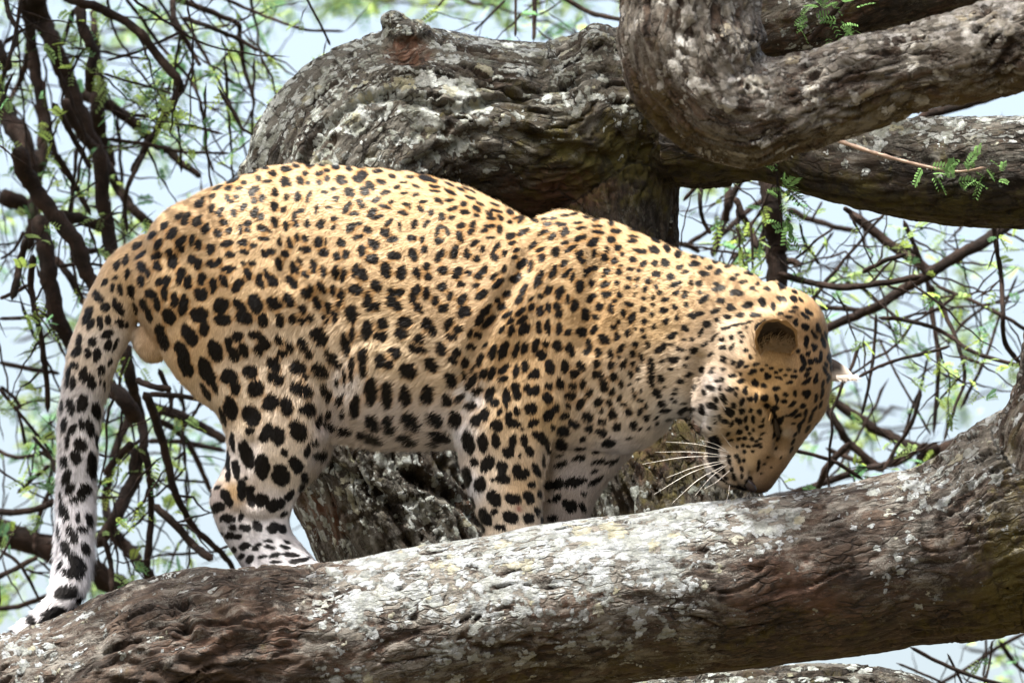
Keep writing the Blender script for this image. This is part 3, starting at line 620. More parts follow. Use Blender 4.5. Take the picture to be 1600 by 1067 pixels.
# ---- the coat, drawn as a map over the flank and read by the skin and by every hair
SPOTS = """A 180 240 4
935 88 28 13 -5;855 115 35 14 -15;735 160 55 16 -25;980 122 32 18 10;895 155 22 18 30;950 172 35 12 -5;803 180 20 14 -15;710 212 30 18 -20;770 217 22 14 -10;640 212 40 12 -28;1065 97 40 18 10;1130 75 28 15 10;1215 72 35 18 5;1290 70 25 13 5;1375 80 28 25 20;1460 95 25 16 20;1535 82 35 13 5;1060 175 35 32 20;1090 195 20 16 30;1185 120 25 18 0;1150 160 25 22 70;1160 185 25 15 20;1205 185 18 15 0;1275 125 28 18 -10;1320 110 25 14 0;1275 180 22 20 90;1325 160 20 18 90;1400 160 30 24 70;1430 180 28 16 -10;1415 145 30 12 10;1505 155 28 25 30;1545 130 32 25 15;1585 195 25 25 0
605 268 25 17 -10;525 310 38 28 -35;540 285 25 12 -50;700 280 30 20 60;725 300 22 14 0;760 272 20 15 0;870 222 40 24 -20;850 245 30 24 90;868 295 22 20 0;920 277 28 22 -70;995 245 32 24 70;1068 270 26 20 90;1140 270 38 20 95;1212 260 36 16 -60;1200 290 20 14 -50;1305 243 22 16 0;1360 222 22 14 0;1380 278 20 20 0;1462 240 32 32 0;1555 235 36 28 60
600 345 38 22 -70;640 375 30 20 20;662 350 22 16 -30;740 375 28 24 40;800 338 32 18 -60;870 370 38 22 -60;912 390 30 20 -60;990 335 30 22 90;1048 350 28 20 90;1155 360 40 16 -15;1120 400 48 17 90;1130 440 25 20 90;1255 350 38 14 -70;1330 335 26 12 -5;1450 340 45 20 -60;1525 300 24 18 0;1548 330 20 18 0;1492 377 38 14 -5
395 390 38 18 -35;440 405 50 26 -55;510 425 48 26 -55;675 428 32 22 -15;710 480 28 20 -60;640 495 28 26 0;565 470 42 24 -65;780 470 38 16 95;825 440 26 18 -10;825 478 22 18 0;915 466 40 18 10;962 482 18 14 40;925 532 40 18 12;995 430 38 20 70;1068 455 38 20 85;1198 440 30 18 90;1285 440 34 24 -40;1365 405 24 20 0;1365 460 26 16 -40;1470 465 38 26 -30;1525 435 26 12 -5;1570 475 26 24 0;1520 520 38 20 -5
310 450 35 20 -50;225 515 40 18 -45;355 500 50 28 -50;270 565 42 24 -50;130 575 45 22 -35;155 635 45 16 -40;405 550 55 26 -50;415 600 30 22 80;478 540 42 22 -75;520 575 38 25 -75;590 600 42 29 -75;695 565 42 26 -15;720 632 40 24 -8;800 555 38 22 -30;810 615 32 20 5;868 580 24 20 0;930 625 34 26 60;975 610 28 22 20;1028 550 32 16 90;1090 560 45 18 75;1065 628 32 20 15;1140 525 28 18 70;1185 530 25 17 80;1185 602 42 23 5;1270 550 38 26 -80;1318 555 30 12 90;1300 620 38 28 -10;1408 558 30 30 0;1385 640 30 26 90;1445 635 38 24 -60;1540 610 42 25 -80;1590 555 30 20 90;1590 655 30 25 90
65 660 40 18 -60;15 690 40 18 -75;75 745 35 18 -80;255 640 46 28 -25;262 705 34 31 0;340 620 28 24 60;358 675 50 34 -65;165 710 38 32 50;200 745 32 18 70;158 795 42 27 80;478 660 36 32 -30;515 690 42 27 -70;605 688 36 24 -5;645 678 34 20 -60;800 690 26 22 0;858 685 26 22 0;828 755 42 28 60;710 725 46 24 -5;680 800 48 27 70;765 825 50 33 -55;540 780 46 28 -60;535 880 46 42 30;610 825 58 26 88;410 765 62 29 -75;455 805 54 24 -85;1025 690 45 22 70;905 800 54 23 78;950 760 55 22 70;985 800 40 34 90;1155 675 38 18 55;1120 720 46 26 60;1190 755 30 20 70;1240 705 48 22 80;1300 740 44 20 88;1375 745 48 23 85;1425 760 48 20 -85;1500 730 46 26 -70;1550 755 44 26 -70;1500 850 46 36 20
275 805 34 27 -30;320 795 42 27 -80;305 870 46 24 90;100 865 48 27 80;32 850 42 18 80;220 880 40 32 40;260 940 46 27 75;175 950 48 23 65;210 1010 55 18 75;125 970 42 14 75;370 915 54 27 90;425 950 66 33 -80;660 950 52 45 -60;670 1040 55 38 0;875 935 66 44 70;780 955 55 30 45;805 1025 52 42 20;995 935 52 38 20;1085 915 52 32 70;1100 800 52 36 50;525 1010 58 50 30;335 1020 52 42 60;25 970 48 26 60;30 1050 30 20 0;1195 875 42 34 60;1265 940 44 26 70;1290 835 50 22 60;1220 840 30 18 70;1165 975 34 22 70;1215 1030 32 24 30;1330 960 44 18 80;1360 860 40 16 85;1405 905 66 21 -80;1475 1000 58 42 -80;1580 930 60 28 90;1370 1020 46 18 85;925 1040 40 34 60;1025 1045 45 26 70;1110 1035 36 20 90;1165 1050 26 22 0;1310 1040 40 16 65
B 180 500 4
290 110 85 34 72;465 95 78 41 60;415 190 66 38 62;440 290 76 38 65;555 50 52 30 -80;625 195 74 45 68;765 105 36 34 0;712 150 46 24 80;740 215 54 33 70;800 190 50 30 75;875 95 46 28 15;930 145 52 32 60;895 190 36 32 60;1020 128 34 27 50;1090 170 38 22 75;1045 208 34 26 30;1175 160 52 32 65;1215 220 28 26 0;1270 95 56 42 40;1290 130 38 34 40;1360 250 70 32 50;1440 150 80 23 80;1485 85 50 22 -85;1565 70 55 28 90;1475 310 80 17 -87;1550 260 85 26 -83
575 325 100 42 65;620 420 46 20 80;565 450 60 18 60;710 355 56 47 40;750 420 46 31 85;845 325 52 43 20;880 430 54 46 -40;990 275 54 36 45;1000 365 56 38 30;1140 300 56 43 35;1185 345 28 17 50;1280 320 64 36 38;1145 430 52 41 25;1200 450 44 37 40;1318 455 58 27 65;720 555 82 42 75;670 605 68 16 72;850 600 70 55 50;840 692 28 25 20;972 515 58 50 -40;1070 540 62 40 80;1205 560 54 37 15;945 705 66 40 -60;1015 725 58 46 80;1145 690 74 53 65;1275 635 44 22 -75;732 762 56 19 80;820 840 88 43 72;840 900 30 29 0;920 920 84 47 88;1060 830 26 23 0;1035 970 70 54 70;1130 905 62 39 60;705 890 80 16 90;755 935 64 26 80;705 970 44 16 90;1205 820 44 18 -75;1285 850 46 34 15;1185 990 36 27 70;1255 770 26 20 0;790 1040 50 28 90;845 1055 30 28 0;815 985 14 11 0
1405 500 44 24 -75;1330 600 36 18 -60;1500 540 80 30 -85;1590 450 80 29 90;1415 600 34 13 90;1345 670 48 20 20;1425 700 52 24 25;1560 725 58 25 20;1385 385 30 13 80;1430 360 50 11 85
C 560 240 4
25 80 35 10 0;120 108 40 15 0;245 100 35 10 5;25 130 35 23 10;10 165 25 20 0;210 140 28 15 25;145 175 40 19 25;78 200 38 20 40;40 235 40 28 30;320 145 35 11 -5;280 180 28 8 0;430 158 66 18 15;380 120 50 11 15;500 145 40 9 25;165 245 34 17 -10;245 210 22 13 -20;360 205 34 9 20;285 248 28 10 -5;360 255 24 11 -25;110 292 30 16 -20;205 300 22 17 -20;165 335 38 15 15;25 330 28 20 0;10 298 22 16 0;475 205 40 11 10;480 235 42 10 10;575 240 44 13 30;570 190 35 9 20;640 225 35 11 25;500 295 36 17 25;570 290 30 15 0
300 315 32 11 0;275 372 40 16 10;320 340 16 10 90;400 303 34 14 -15;390 350 24 18 60;450 365 20 20 0;85 370 42 22 -40;110 402 44 20 -10;145 388 18 13 0;700 275 38 11 15;760 315 35 11 25;660 318 28 19 25;740 345 35 17 25;855 320 36 11 20;690 225 50 8 25;525 390 30 22 90;590 345 34 15 -20;585 400 24 15 -10;665 370 32 17 10;735 385 20 14 0;820 375 26 22 60;880 360 24 11 10;830 407 34 12 0;890 400 22 19 90;850 355 36 10 5;945 368 30 17 15
190 430 38 19 -50;165 495 38 28 40;210 540 42 21 -10;260 455 32 15 85;355 440 38 20 -70;425 440 34 13 -55;55 475 32 25 20;640 450 34 21 -20;632 520 40 22 60;715 445 24 19 -60;705 490 30 18 -30;492 490 44 15 -70;558 485 32 16 80;500 548 34 20 -15;520 460 24 12 20;790 482 30 18 -30;825 525 30 11 -5;885 470 28 22 90;820 452 40 12 0;945 430 22 15 0;1020 415 34 13 -40;1000 400 40 9 -20;950 515 38 23 -25;960 558 32 13 -8;1030 490 45 20 -25;1100 415 36 15 40;1180 440 36 13 -5
95 565 42 32 35;20 610 42 25 90;90 660 38 34 90;330 530 28 25 0;402 535 24 19 90;418 600 30 22 90;340 630 48 29 65;220 635 48 26 5;170 725 56 31 80;270 750 54 34 -75;510 640 52 22 -55;597 620 46 28 -75;725 560 38 15 -30;680 630 38 20 85;775 595 28 17 -70;740 655 30 18 -40;860 590 45 18 -50;848 650 38 22 40;910 625 30 15 -75;990 605 28 15 -30;975 650 26 17 -20;1090 575 42 19 -45;1140 600 38 17 -30
30 755 44 33 90;428 705 28 22 -60;368 750 40 27 70;438 765 30 22 80;525 730 34 28 -20;620 745 46 27 -50;687 745 22 18 0;640 815 32 23 -10;778 730 42 24 -50;750 768 26 18 0;910 720 34 22 -50;845 770 34 20 -40;870 815 50 20 -40;1020 690 48 24 -40;985 780 46 30 -20;1145 655 34 24 -60;1075 700 48 15 -80
110 830 48 34 80;210 865 36 27 60;258 870 30 25 0;200 925 40 34 90;240 960 34 28 0;60 920 54 26 85;108 955 30 24 60;362 850 38 27 -40;422 880 44 22 -85;338 910 46 22 85;375 965 36 26 60;520 835 36 29 -15;482 920 30 24 90;572 890 34 19 -75;530 967 32 24 -10;650 910 50 24 -50;735 825 32 20 -20;770 885 44 27 -35;660 985 46 38 -20;925 880 28 22 -30;870 920 24 20 0;895 960 34 25 -30;1035 850 46 19 -60;1000 915 36 23 -50;790 985 58 24 -50;755 1040 40 24 -50;930 1010 45 13 -35;950 1050 30 18 -40
1215 408 28 11 -10;1290 388 30 10 -8;1348 374 26 9 -5;1160 408 24 10 0;1245 435 24 10 -8;1290 490 38 23 -45;1275 445 36 13 -15;1370 432 35 10 -5;1390 465 38 12 -3;1205 520 32 23 -50;1155 490 40 15 -30;1425 395 28 11 5;1485 410 32 12 -8;1495 455 42 9 0;1500 492 42 13 10;1580 435 25 20 20;1590 480 20 18 0;1385 525 46 17 -25;1465 555 46 24 -25;1330 595 46 17 -30;1290 558 32 15 -20;1230 615 40 25 -70;1580 540 36 21 10;1382 630 34 25 -50;1395 668 28 21 30;1475 620 36 22 -70;1555 600 24 19 90;1535 650 28 23 0;1590 675 20 18 0;1125 790 70 23 -65;1215 745 50 25 -70;1280 690 34 19 -40;1305 745 46 20 -50;1340 775 36 17 -65;1430 738 44 22 -50;1480 715 24 22 0;1545 745 38 21 -55;1385 835 44 27 -85;1455 815 32 17 -85;1535 820 36 21 -30;1255 870 52 22 -60;1190 855 38 25 -60;1140 892 24 20 0;1455 900 42 22 -30;1310 905 38 19 -80;1550 880 34 25 -20
1080 960 24 20 -60;1015 985 38 16 -45;1025 1040 36 21 -40;1135 985 36 24 -75;1187 965 34 18 -80;1240 955 26 22 -70;1257 1000 28 22 -40;1350 950 40 25 -55;1420 1005 46 23 85;1505 960 26 24 0;1480 1025 22 20 0;1580 970 30 24 -60;1080 910 26 11 -40
D 560 500 4
55 55 62 34 88;155 20 38 32 0;140 105 40 32 -20;295 15 50 34 0;265 85 48 34 30;430 20 44 32 -50;465 72 34 28 90;560 30 42 25 -60;580 105 36 24 20;625 60 28 23 -40;697 85 34 20 -60;748 95 24 21 0;705 165 30 23 10;815 10 60 22 -40;380 115 34 30 30;342 180 36 27 60;393 185 34 26 0;225 205 46 32 60;140 250 50 35 -80;190 285 34 26 -50;515 180 48 32 65;615 205 28 27 0;590 255 32 25 20;670 265 34 21 -75;25 265 90 23 80;310 318 58 50 20;452 285 54 38 65;575 380 56 34 70;655 355 28 19 -70
80 450 100 29 -85;175 475 92 36 88;290 475 64 37 88;435 435 44 28 0;425 492 46 38 0;555 500 45 32 80;90 645 60 41 50;195 665 66 32 70;325 640 74 46 50;475 625 64 38 45;75 740 90 30 20;310 755 66 34 25;505 735 70 32 20;465 780 38 17 10
630 490 44 17 -35;705 385 60 25 -55;740 445 38 23 -20;760 250 50 19 -60;840 200 56 23 -70;710 310 36 10 -60;790 160 24 10 -50;895 60 32 17 -50;955 70 38 19 -65;1035 55 46 31 -60;1015 10 34 19 -40;1125 45 38 21 -80;1185 45 54 19 90;1250 55 42 21 -85;1310 75 26 23 -30;1395 75 36 30 -50;1475 60 28 19 90;1535 120 44 25 30;1590 50 22 18 0;905 195 66 28 -65;988 190 56 20 -75;1037 180 42 19 -80;1108 160 44 24 -75;1172 150 24 21 0;1145 220 34 32 0;1245 165 40 27 80;1325 185 44 27 75;1440 150 38 19 -85;1425 200 26 21 0;1500 200 30 23 90;1575 210 30 18 90;785 335 42 21 -60;832 340 46 22 -70;905 310 46 19 -35;900 367 30 22 -25;985 315 46 17 -85;1042 290 42 21 -80;1100 340 42 28 -35;1200 295 48 31 80;1290 290 42 27 80;1395 290 38 26 60;1350 340 30 29 0;1490 270 28 26 0;1500 345 34 27 0;1580 285 24 22 0
820 460 52 28 -65;852 512 34 28 0;925 485 56 22 88;985 445 54 29 80;1062 430 30 26 60;1108 440 34 28 -60;1085 452 40 20 0;1190 415 28 22 0;1262 400 38 25 70;1185 490 34 33 0;1335 415 26 23 0;1328 472 38 22 0;1405 405 38 21 -60;1445 455 30 18 -65;1390 525 42 21 -60;1500 510 32 23 -50;1525 410 42 18 85;1580 450 18 18 0;1565 515 20 20 0;1590 355 24 20 0;700 535 46 27 -8;735 628 46 33 -60;790 592 44 29 -70;605 625 52 38 80;880 575 20 18 0;865 660 42 39 0;940 620 50 23 85;990 572 30 20 90;980 647 34 26 20;1078 555 38 37 0;1095 645 36 27 -40;1025 680 12 12 0;1190 600 42 32 -50;1238 555 34 20 -50;1285 605 34 20 -20;1312 535 22 20 0;1215 672 20 12 90;1435 605 38 36 0;1520 635 26 17 0;1515 572 18 14 0;1445 685 28 27 0;1515 705 32 25 40;1565 770 40 30 -10;1350 650 36 26 40;1280 695 44 35 0;1270 780 40 33 60;1400 750 22 14 -30;1580 580 30 20 90
685 765 76 38 80;775 770 62 34 88;860 755 50 28 -85;962 755 42 26 -85;938 825 40 36 0;1040 755 38 21 88;1070 820 40 27 50;1150 740 46 32 60;1108 720 26 18 60;1188 800 42 13 85;725 885 33 27 90;805 900 60 39 -60;895 925 48 35 90;905 990 46 38 20;990 945 46 30 80;1030 962 40 32 -40;1112 940 48 27 62;675 980 70 33 85;760 1030 52 41 -70;840 1000 20 18 0;1010 850 16 10 90;1090 1030 26 22 0;1160 880 40 11 90;1385 805 36 12 -5;1485 830 26 13 -8;1380 865 44 18 -12;1265 905 42 18 -12;1500 885 48 14 -12;1480 945 34 9 -15;1260 850 30 9 -10;1225 1025 66 33 -15;1350 1013 76 30 -6;1480 1005 56 17 -35;1560 890 30 9 -20
E 660 640 5.333
600 740 75 53 60;600 850 30 28 0;755 740 66 49 25;885 730 60 43 50;410 775 55 25 70;525 895 80 45 70;735 900 72 54 15;885 910 48 44 40;980 705 36 20 70;960 850 44 23 75;490 980 50 20 70;650 985 60 24 10;995 920 30 12 90;1115 735 38 27 -20;1185 780 34 29 -20;1240 810 60 44 -55;1085 905 46 33 0;1335 820 48 28 60;1345 705 30 15 5;1060 760 26 10 -30
F 300 680 5.333
215 430 30 17 -20;140 500 26 13 -50;290 525 85 36 65;210 605 70 40 -20;410 465 85 32 88;485 510 92 40 88;580 540 62 60 0;700 585 82 54 -25;815 505 55 33 -40;765 660 40 23 -25;300 695 64 41 5;410 685 40 25 -75;335 770 34 25 0;440 770 52 35 5;545 760 60 36 45;670 770 52 44 -20;755 775 44 32 60;310 840 40 29 -10;372 845 36 30 -20;630 880 44 17 5;790 885 30 13 30;440 920 52 27 -25;540 925 46 27 -25;650 932 54 17 8;780 930 48 19 15;350 955 22 20 0;408 1010 34 27 -60;485 1030 38 27 -40;590 1005 44 17 -12;690 1000 50 21 -8;820 997 80 19 3;900 1040 90 20 -12;700 1055 50 14 0;240 825 18 18 0;940 360 46 36 90;915 450 40 27 90
G 60 380 3.333
410 112 36 18 -75;455 88 30 14 -65;400 180 20 13 -20;345 205 26 17 -60;385 235 28 15 -80;428 240 34 13 88;462 160 30 15 -80;310 278 40 26 60;350 335 28 25 0;400 320 36 13 80;430 350 24 19 40;255 375 54 20 -65;268 425 32 19 -60;323 418 34 18 85;366 402 28 17 85;430 420 24 17 85;460 430 18 9 -60;210 500 34 19 -75;200 562 36 23 -50;360 475 34 22 -25;362 530 32 19 -70;282 512 24 20 -70;256 575 28 21 80;305 580 40 21 -80;400 532 38 11 -65;185 640 22 17 0;150 700 60 14 -82;180 728 34 17 -80;237 685 46 21 -85;275 725 44 24 85;328 665 30 21 -60;322 722 18 8 90;345 745 26 8 90;375 625 22 9 -70;228 835 50 29 -70;165 850 44 23 80;120 850 40 10 90;303 875 46 24 80;132 945 38 15 -80;172 970 36 19 -50;226 945 34 17 70;270 965 46 25 70;148 1035 34 13 90;220 1050 40 29 30;308 1030 36 15 85
H 0 690 3.333
395 80 38 33 60;330 110 40 19 -80;480 105 58 25 85;482 160 38 24 70;345 190 44 21 -65;365 245 36 23 -60;438 260 46 33 -60;385 300 26 21 0;330 370 48 25 70;405 390 32 17 90;468 405 38 19 80;432 455 32 21 20;375 485 48 25 60;342 550 44 23 60;445 560 34 23 60;405 630 58 38 50;375 685 64 27 8;310 290 38 8 90;300 470 50 8 90;312 640 30 10 -70;345 785 66 39 -8;420 830 24 22 90;280 895 66 35 -20;370 885 18 14 0;185 972 74 26 -25;160 928 44 24 58;58 1000 44 24 58;75 1036 64 20 -25
I 940 320 4
95 165 36 15 5;210 155 44 13 5;190 225 36 15 5;200 198 40 9 10;325 205 50 17 35;440 240 30 13 50;490 270 28 13 55;105 268 30 21 0;240 290 42 19 18;330 280 36 26 20;410 272 28 18 55;480 310 26 19 40;130 310 20 16 0;85 350 24 20 0;195 342 28 17 0;265 370 26 17 -20;335 370 20 20 0;398 360 28 25 30;575 318 24 15 0;635 318 22 13 0;580 370 38 19 5;490 388 26 15 -30;525 420 22 11 0;715 355 20 15 20;670 390 24 13 -15;790 385 20 11 0;640 432 30 15 8;730 420 26 17 -20;790 355 34 13 5;120 380 16 14 0;110 420 22 20 0;180 398 22 15 10;235 412 24 15 5;340 432 28 23 0;430 452 24 20 0;170 460 24 15 15;220 466 18 16 0;295 475 24 18 90;95 485 22 20 0;460 495 38 17 -25;560 487 18 18 0;610 492 22 17 0;720 495 26 13 20;735 520 36 17 -5;705 530 20 14 0;820 460 20 11 -15;845 438 18 10 0;885 480 24 11 -20;920 425 28 11 10;975 490 14 10 0;945 522 18 15 20;1025 462 20 11 10;1035 525 24 15 15;1130 510 30 17 30;1018 430 24 11 20;160 520 20 18 0;210 512 14 10 90;272 528 20 14 90;340 515 20 15 20;112 562 22 22 0;207 562 20 14 90;262 585 22 17 0;322 578 18 13 -20;365 550 18 13 -20;395 592 24 15 -25;465 550 28 12 -15;525 565 26 17 -50;615 545 14 12 0;640 592 42 19 -30;750 595 24 17 -15;845 552 38 19 0;530 622 20 15 0;320 622 14 12 0;910 625 32 23 -25;1005 610 34 22 60;1075 635 24 16 90;1125 585 36 16 30;1200 592 24 15 40;1210 642 24 13 10;1245 595 20 9 40
80 600 18 14 0;170 618 30 16 20;262 655 20 19 0;388 658 26 17 0;455 640 20 15 -20;805 640 28 19 0;710 665 36 19 -25;785 695 20 15 0;862 690 28 13 0;955 690 36 13 0;140 682 24 21 90;190 710 44 18 -60;265 728 22 19 90;315 685 16 14 0;565 690 34 23 0;612 682 26 15 0;465 708 18 16 0;725 722 14 11 0;100 732 18 18 0;395 732 26 21 0;660 750 26 18 -45;80 770 18 14 0;255 785 18 18 0;325 768 20 15 90;208 778 14 12 0;520 772 30 21 15;620 800 30 11 -65;160 802 26 17 -70;95 825 24 17 90;270 828 18 15 0;440 818 34 20 -20;210 870 22 17 90;290 875 22 17 90;125 895 38 18 -60;375 895 50 24 -40;515 842 20 9 -10;565 838 18 11 0;440 872 14 8 0;488 905 24 15 20;575 910 28 20 -50;190 932 22 17 90;245 950 34 15 80;455 965 40 19 -15;380 978 22 11 -15;535 960 16 14 0;110 955 12 10 0;138 998 34 18 -55;195 1000 16 12 90;228 1028 20 15 90;310 1000 38 26 80;430 1028 22 11 0;520 1005 16 11 0
985 762 34 24 -35;1008 735 26 14 -30;1262 985 20 14 30;780 770 36 9 -15;850 748 60 7 -12;915 735 30 7 -15;700 830 34 9 -45;645 870 22 11 -50;750 840 18 11 -30;815 830 14 11 -40;862 800 16 9 -20;905 765 12 8 0;755 895 18 13 -20;815 885 24 11 -60;680 935 22 8 -45;760 965 20 17 90;820 985 20 15 0;875 855 14 11 0;880 825 10 8 0;905 910 16 11 0;928 950 14 10 90;865 995 32 14 -55;625 1035 20 17 0;690 1035 28 13 -65;765 1030 16 13 0;905 1010 18 11 -20;940 1045 30 12 -25;970 995 16 9 0
1115 683 18 9 0;1165 702 28 8 0;1190 668 22 9 5;1215 740 24 16 60;1275 695 30 14 40;1295 670 34 12 35;1275 765 22 17 20;1330 810 30 13 60;1355 770 36 13 75;1278 858 36 15 88;1330 890 24 17 60;1385 850 46 13 75;1290 930 20 19 0;1228 910 14 12 60;1305 978 18 16 0;1348 975 24 19 30;1372 945 36 12 88;1255 955 20 11 70;1425 960 34 11 80;1255 1020 26 14 -60;1295 1025 18 11 -10;1400 1040 34 12 60;1405 1000 18 9 60;1440 1020 24 8 85;1205 545 20 8 45;1410 830 40 8 70
J 940 540 4
740 218 32 14 0;815 185 24 13 -20;870 178 10 8 0;868 218 22 17 0;960 230 25 21 90;1035 190 22 17 0;1012 250 20 17 0;1092 265 24 13 0;1110 200 24 11 20;1175 232 18 11 0;1200 195 20 11 0;1280 180 20 12 -40;1280 225 36 14 -40;1340 210 36 13 -80;1405 165 36 12 60;1420 210 24 9 -80;680 265 26 20 30;740 265 14 11 30;805 270 22 20 0;845 265 12 9 0;895 282 25 19 90;640 292 20 11 70;840 305 14 11 90;1150 305 18 15 0;1210 300 22 11 85;1280 300 29 22 90;762 332 36 18 60;715 340 22 15 60;692 378 34 22 30;630 405 40 20 70;825 375 18 15 20;875 350 28 15 -70;965 325 34 14 -80;930 335 20 14 0;1022 325 26 22 -60;1095 335 32 14 85;1085 390 20 16 0;1138 348 20 11 0;1190 365 26 12 -40;1262 375 18 15 0;1035 380 22 18 0;800 415 38 24 50;882 412 20 19 0;935 405 14 11 90;985 412 18 13 90;740 445 22 9 90;710 465 24 8 80;775 475 22 15 30;815 490 24 9 -55;862 470 24 16 20;902 462 20 9 -70;950 462 28 11 85;908 518 18 11 70;860 540 18 13 0;948 525 12 9 0;1010 465 18 7 -70;1000 500 20 8 -20;925 552 12 9 0;895 578 14 11 0;938 582 12 11 0;790 552 18 9 -45;858 585 14 11 0;805 590 22 7 -20;885 620 14 13 0;850 630 10 8 0;918 632 12 9 0;970 620 30 9 -10;992 635 12 8 0;945 660 12 9 0;893 660 12 8 90;965 595 14 7 0;990 580 14 7 0;1005 550 18 7 -30;680 518 14 11 0
1200 420 34 12 -40;1240 510 36 12 -75;1275 425 30 9 -75;1225 440 26 10 -30;1160 440 14 7 0;1310 450 36 8 -60;1330 400 26 8 -60;1200 490 14 7 0;1260 470 26 7 -60;1200 600 24 7 -60;1185 650 22 7 -60;1340 330 26 10 -70;1380 300 40 9 -75;1385 240 26 9 -75;1370 370 26 7 -60;1290 520 30 7 -55;1340 500 20 7 -55;1210 555 18 6 -60
370 205 28 25 90;308 205 58 20 85;345 300 40 22 60;380 368 30 19 15;400 410 38 17 -10;490 228 26 21 30;545 183 24 15 -10;460 270 18 9 -10;455 300 20 11 -5;440 330 12 8 0;390 258 14 8 -10;510 412 36 18 -30;510 365 20 9 0;75 197 24 21 90;15 250 44 23 90;120 240 24 15 90;183 180 24 17 90;195 275 20 13 90;65 290 22 22 0;110 330 28 15 -60;45 355 22 20 0;135 370 20 13 30;203 318 16 13 90;240 340 18 15 0;245 282 14 10 90;70 425 34 28 60;165 420 26 22 90;240 412 26 17 -60;275 378 18 13 90;280 455 26 15 -65;340 455 20 9 -50;95 505 30 23 70;200 495 28 20 90;240 528 20 9 -40;350 485 16 8 -40;420 465 24 9 -15;15 545 30 16 90;40 610 40 27 -20;170 578 20 9 0;10 720 20 10 0;15 480 22 17 0;580 260 24 12 90;565 400 24 22 0;455 350 12 8 0;175 242 14 8 -10;225 215 14 9 0;295 520 14 8 -30;75 735 40 11 -40
795 690 12 10 0;800 725 18 12 85;812 770 20 12 80;825 820 22 12 80;845 690 14 9 40;860 720 18 10 75;875 770 20 9 85;880 815 16 9 90;750 745 12 9 0;765 785 22 11 70;780 830 16 11 50;885 715 12 9 90;710 610 48 36 70;700 690 75 36 82;722 760 36 22 60;1080 440 26 10 75;1102 495 46 17 -80;1085 550 30 10 -70;1070 410 16 14 0;980 750 36 9 -80;690 640 40 30 90;740 830 70 7 38;850 885 60 8 14;915 850 40 16 -60;935 890 24 15 20;1020 740 10 5 0;1040 700 9 5 0;1000 800 8 4 0;1060 760 8 4 0;1090 640 14 6 -60;1120 700 10 5 -60;1000 150 14 9 0;1060 140 16 8 0;1120 150 14 8 0;1170 150 14 8 0;1030 120 10 6 0;1090 165 12 7 0;1150 185 12 7 0;960 120 14 9 -20;930 75 12 10 0;1210 160 14 9 0;1125 470 30 14 -70;1070 470 24 8 -75;1110 560 40 8 -72
"""
X0, X1, Y0, Y1, RS = -60, 1380, 220, 1060, 2
gx, gy = np.meshgrid(np.arange(X0, X1, 1 / RS), np.arange(Y0, Y1, 1 / RS))
shp = gx.shape
g3 = np.stack((gx.ravel() / 7.0, gy.ravel() / 7.0, np.zeros(gx.size)), -1).astype(np.float64)
wx = ((vnoise(g3, 201) - 0.5) * 4.0).reshape(shp); wy = ((vnoise(g3, 202) - 0.5) * 4.0).reshape(shp)
black = np.full(shp, -9.0, np.float32)
for line in SPOTS.strip().split('\n'):
    if line[0].isalpha():
        _, ox, oy, sc = line.split(); ox, oy, sc = float(ox), float(oy), float(sc)
        continue
    for s in line.split(';'):
        x, y, a, b_, an = (float(t) for t in s.split())
        x = ox + x / sc; y = oy + y / sc; hd = x > 1085; bk = y < 470 and x < 1000; g_ = .7 if hd else (0 if bk else .35); a = a / sc * (1.0 if bk else 1.04) + g_; b_ = max(b_ / sc * (1.0 if bk else 1.04) + g_, 1.6)
        e = a + 5
        i0, i1 = int((y - e - Y0) * RS), int((y + e - Y0) * RS) + 2; j0, j1 = int((x - e - X0) * RS), int((x + e - X0) * RS) + 2
        if i0 < 0 or j0 < 0 or i1 > shp[0] or j1 > shp[1]: continue
        sl_ = (slice(i0, i1), slice(j0, j1))
        k = min(1.0, b_ / 5)
        dx = gx[sl_] + wx[sl_] * k - x; dy = gy[sl_] + wy[sl_] * k - y
        ca, sa = cos(radians(an)), sin(radians(an))
        rho = np.sqrt(((dx * ca + dy * sa) / a) ** 2 + ((-dx * sa + dy * ca) / b_) ** 2)
        black[sl_] = np.maximum(black[sl_], (1 - rho) * (b_ * 0.8 + a * 0.2))
B01 = smoothstep(-0.9, 0.9, black).astype(np.float32)
def box(a, r):
    for ax in (0, 1):
        c = np.cumsum(np.pad(a, [(r + 1, r) if i == ax else (0, 0) for i in (0, 1)], mode='edge'), axis=ax, dtype=np.float64)
        n = a.shape[ax]
        hi = np.take(c, np.arange(2 * r + 1, 2 * r + 1 + n), axis=ax) if False else np.take(c, np.arange(n) + 2 * r + 0 + 1 - 1 + 0, axis=ax)
        lo = np.take(c, np.arange(n), axis=ax)
        a = (hi - lo) / (2 * r)
    return a
near = box(box(B01, 11), 11)
def at(mapp, x, y):
    u = np.clip((x - X0) * RS, 0, shp[1] - 1.001); w = np.clip((y - Y0) * RS, 0, shp[0] - 1.001)
    i = w.astype(int); j = u.astype(int); fu = u - j; fw = w - i
    return (mapp[i, j] * (1 - fu) + mapp[i, np.minimum(j + 1, shp[1] - 1)] * fu) * (1 - fw) + (mapp[np.minimum(i + 1, shp[0] - 1), j] * (1 - fu) + mapp[np.minimum(i + 1, shp[0] - 1), np.minimum(j + 1, shp[1] - 1)] * fu) * fw

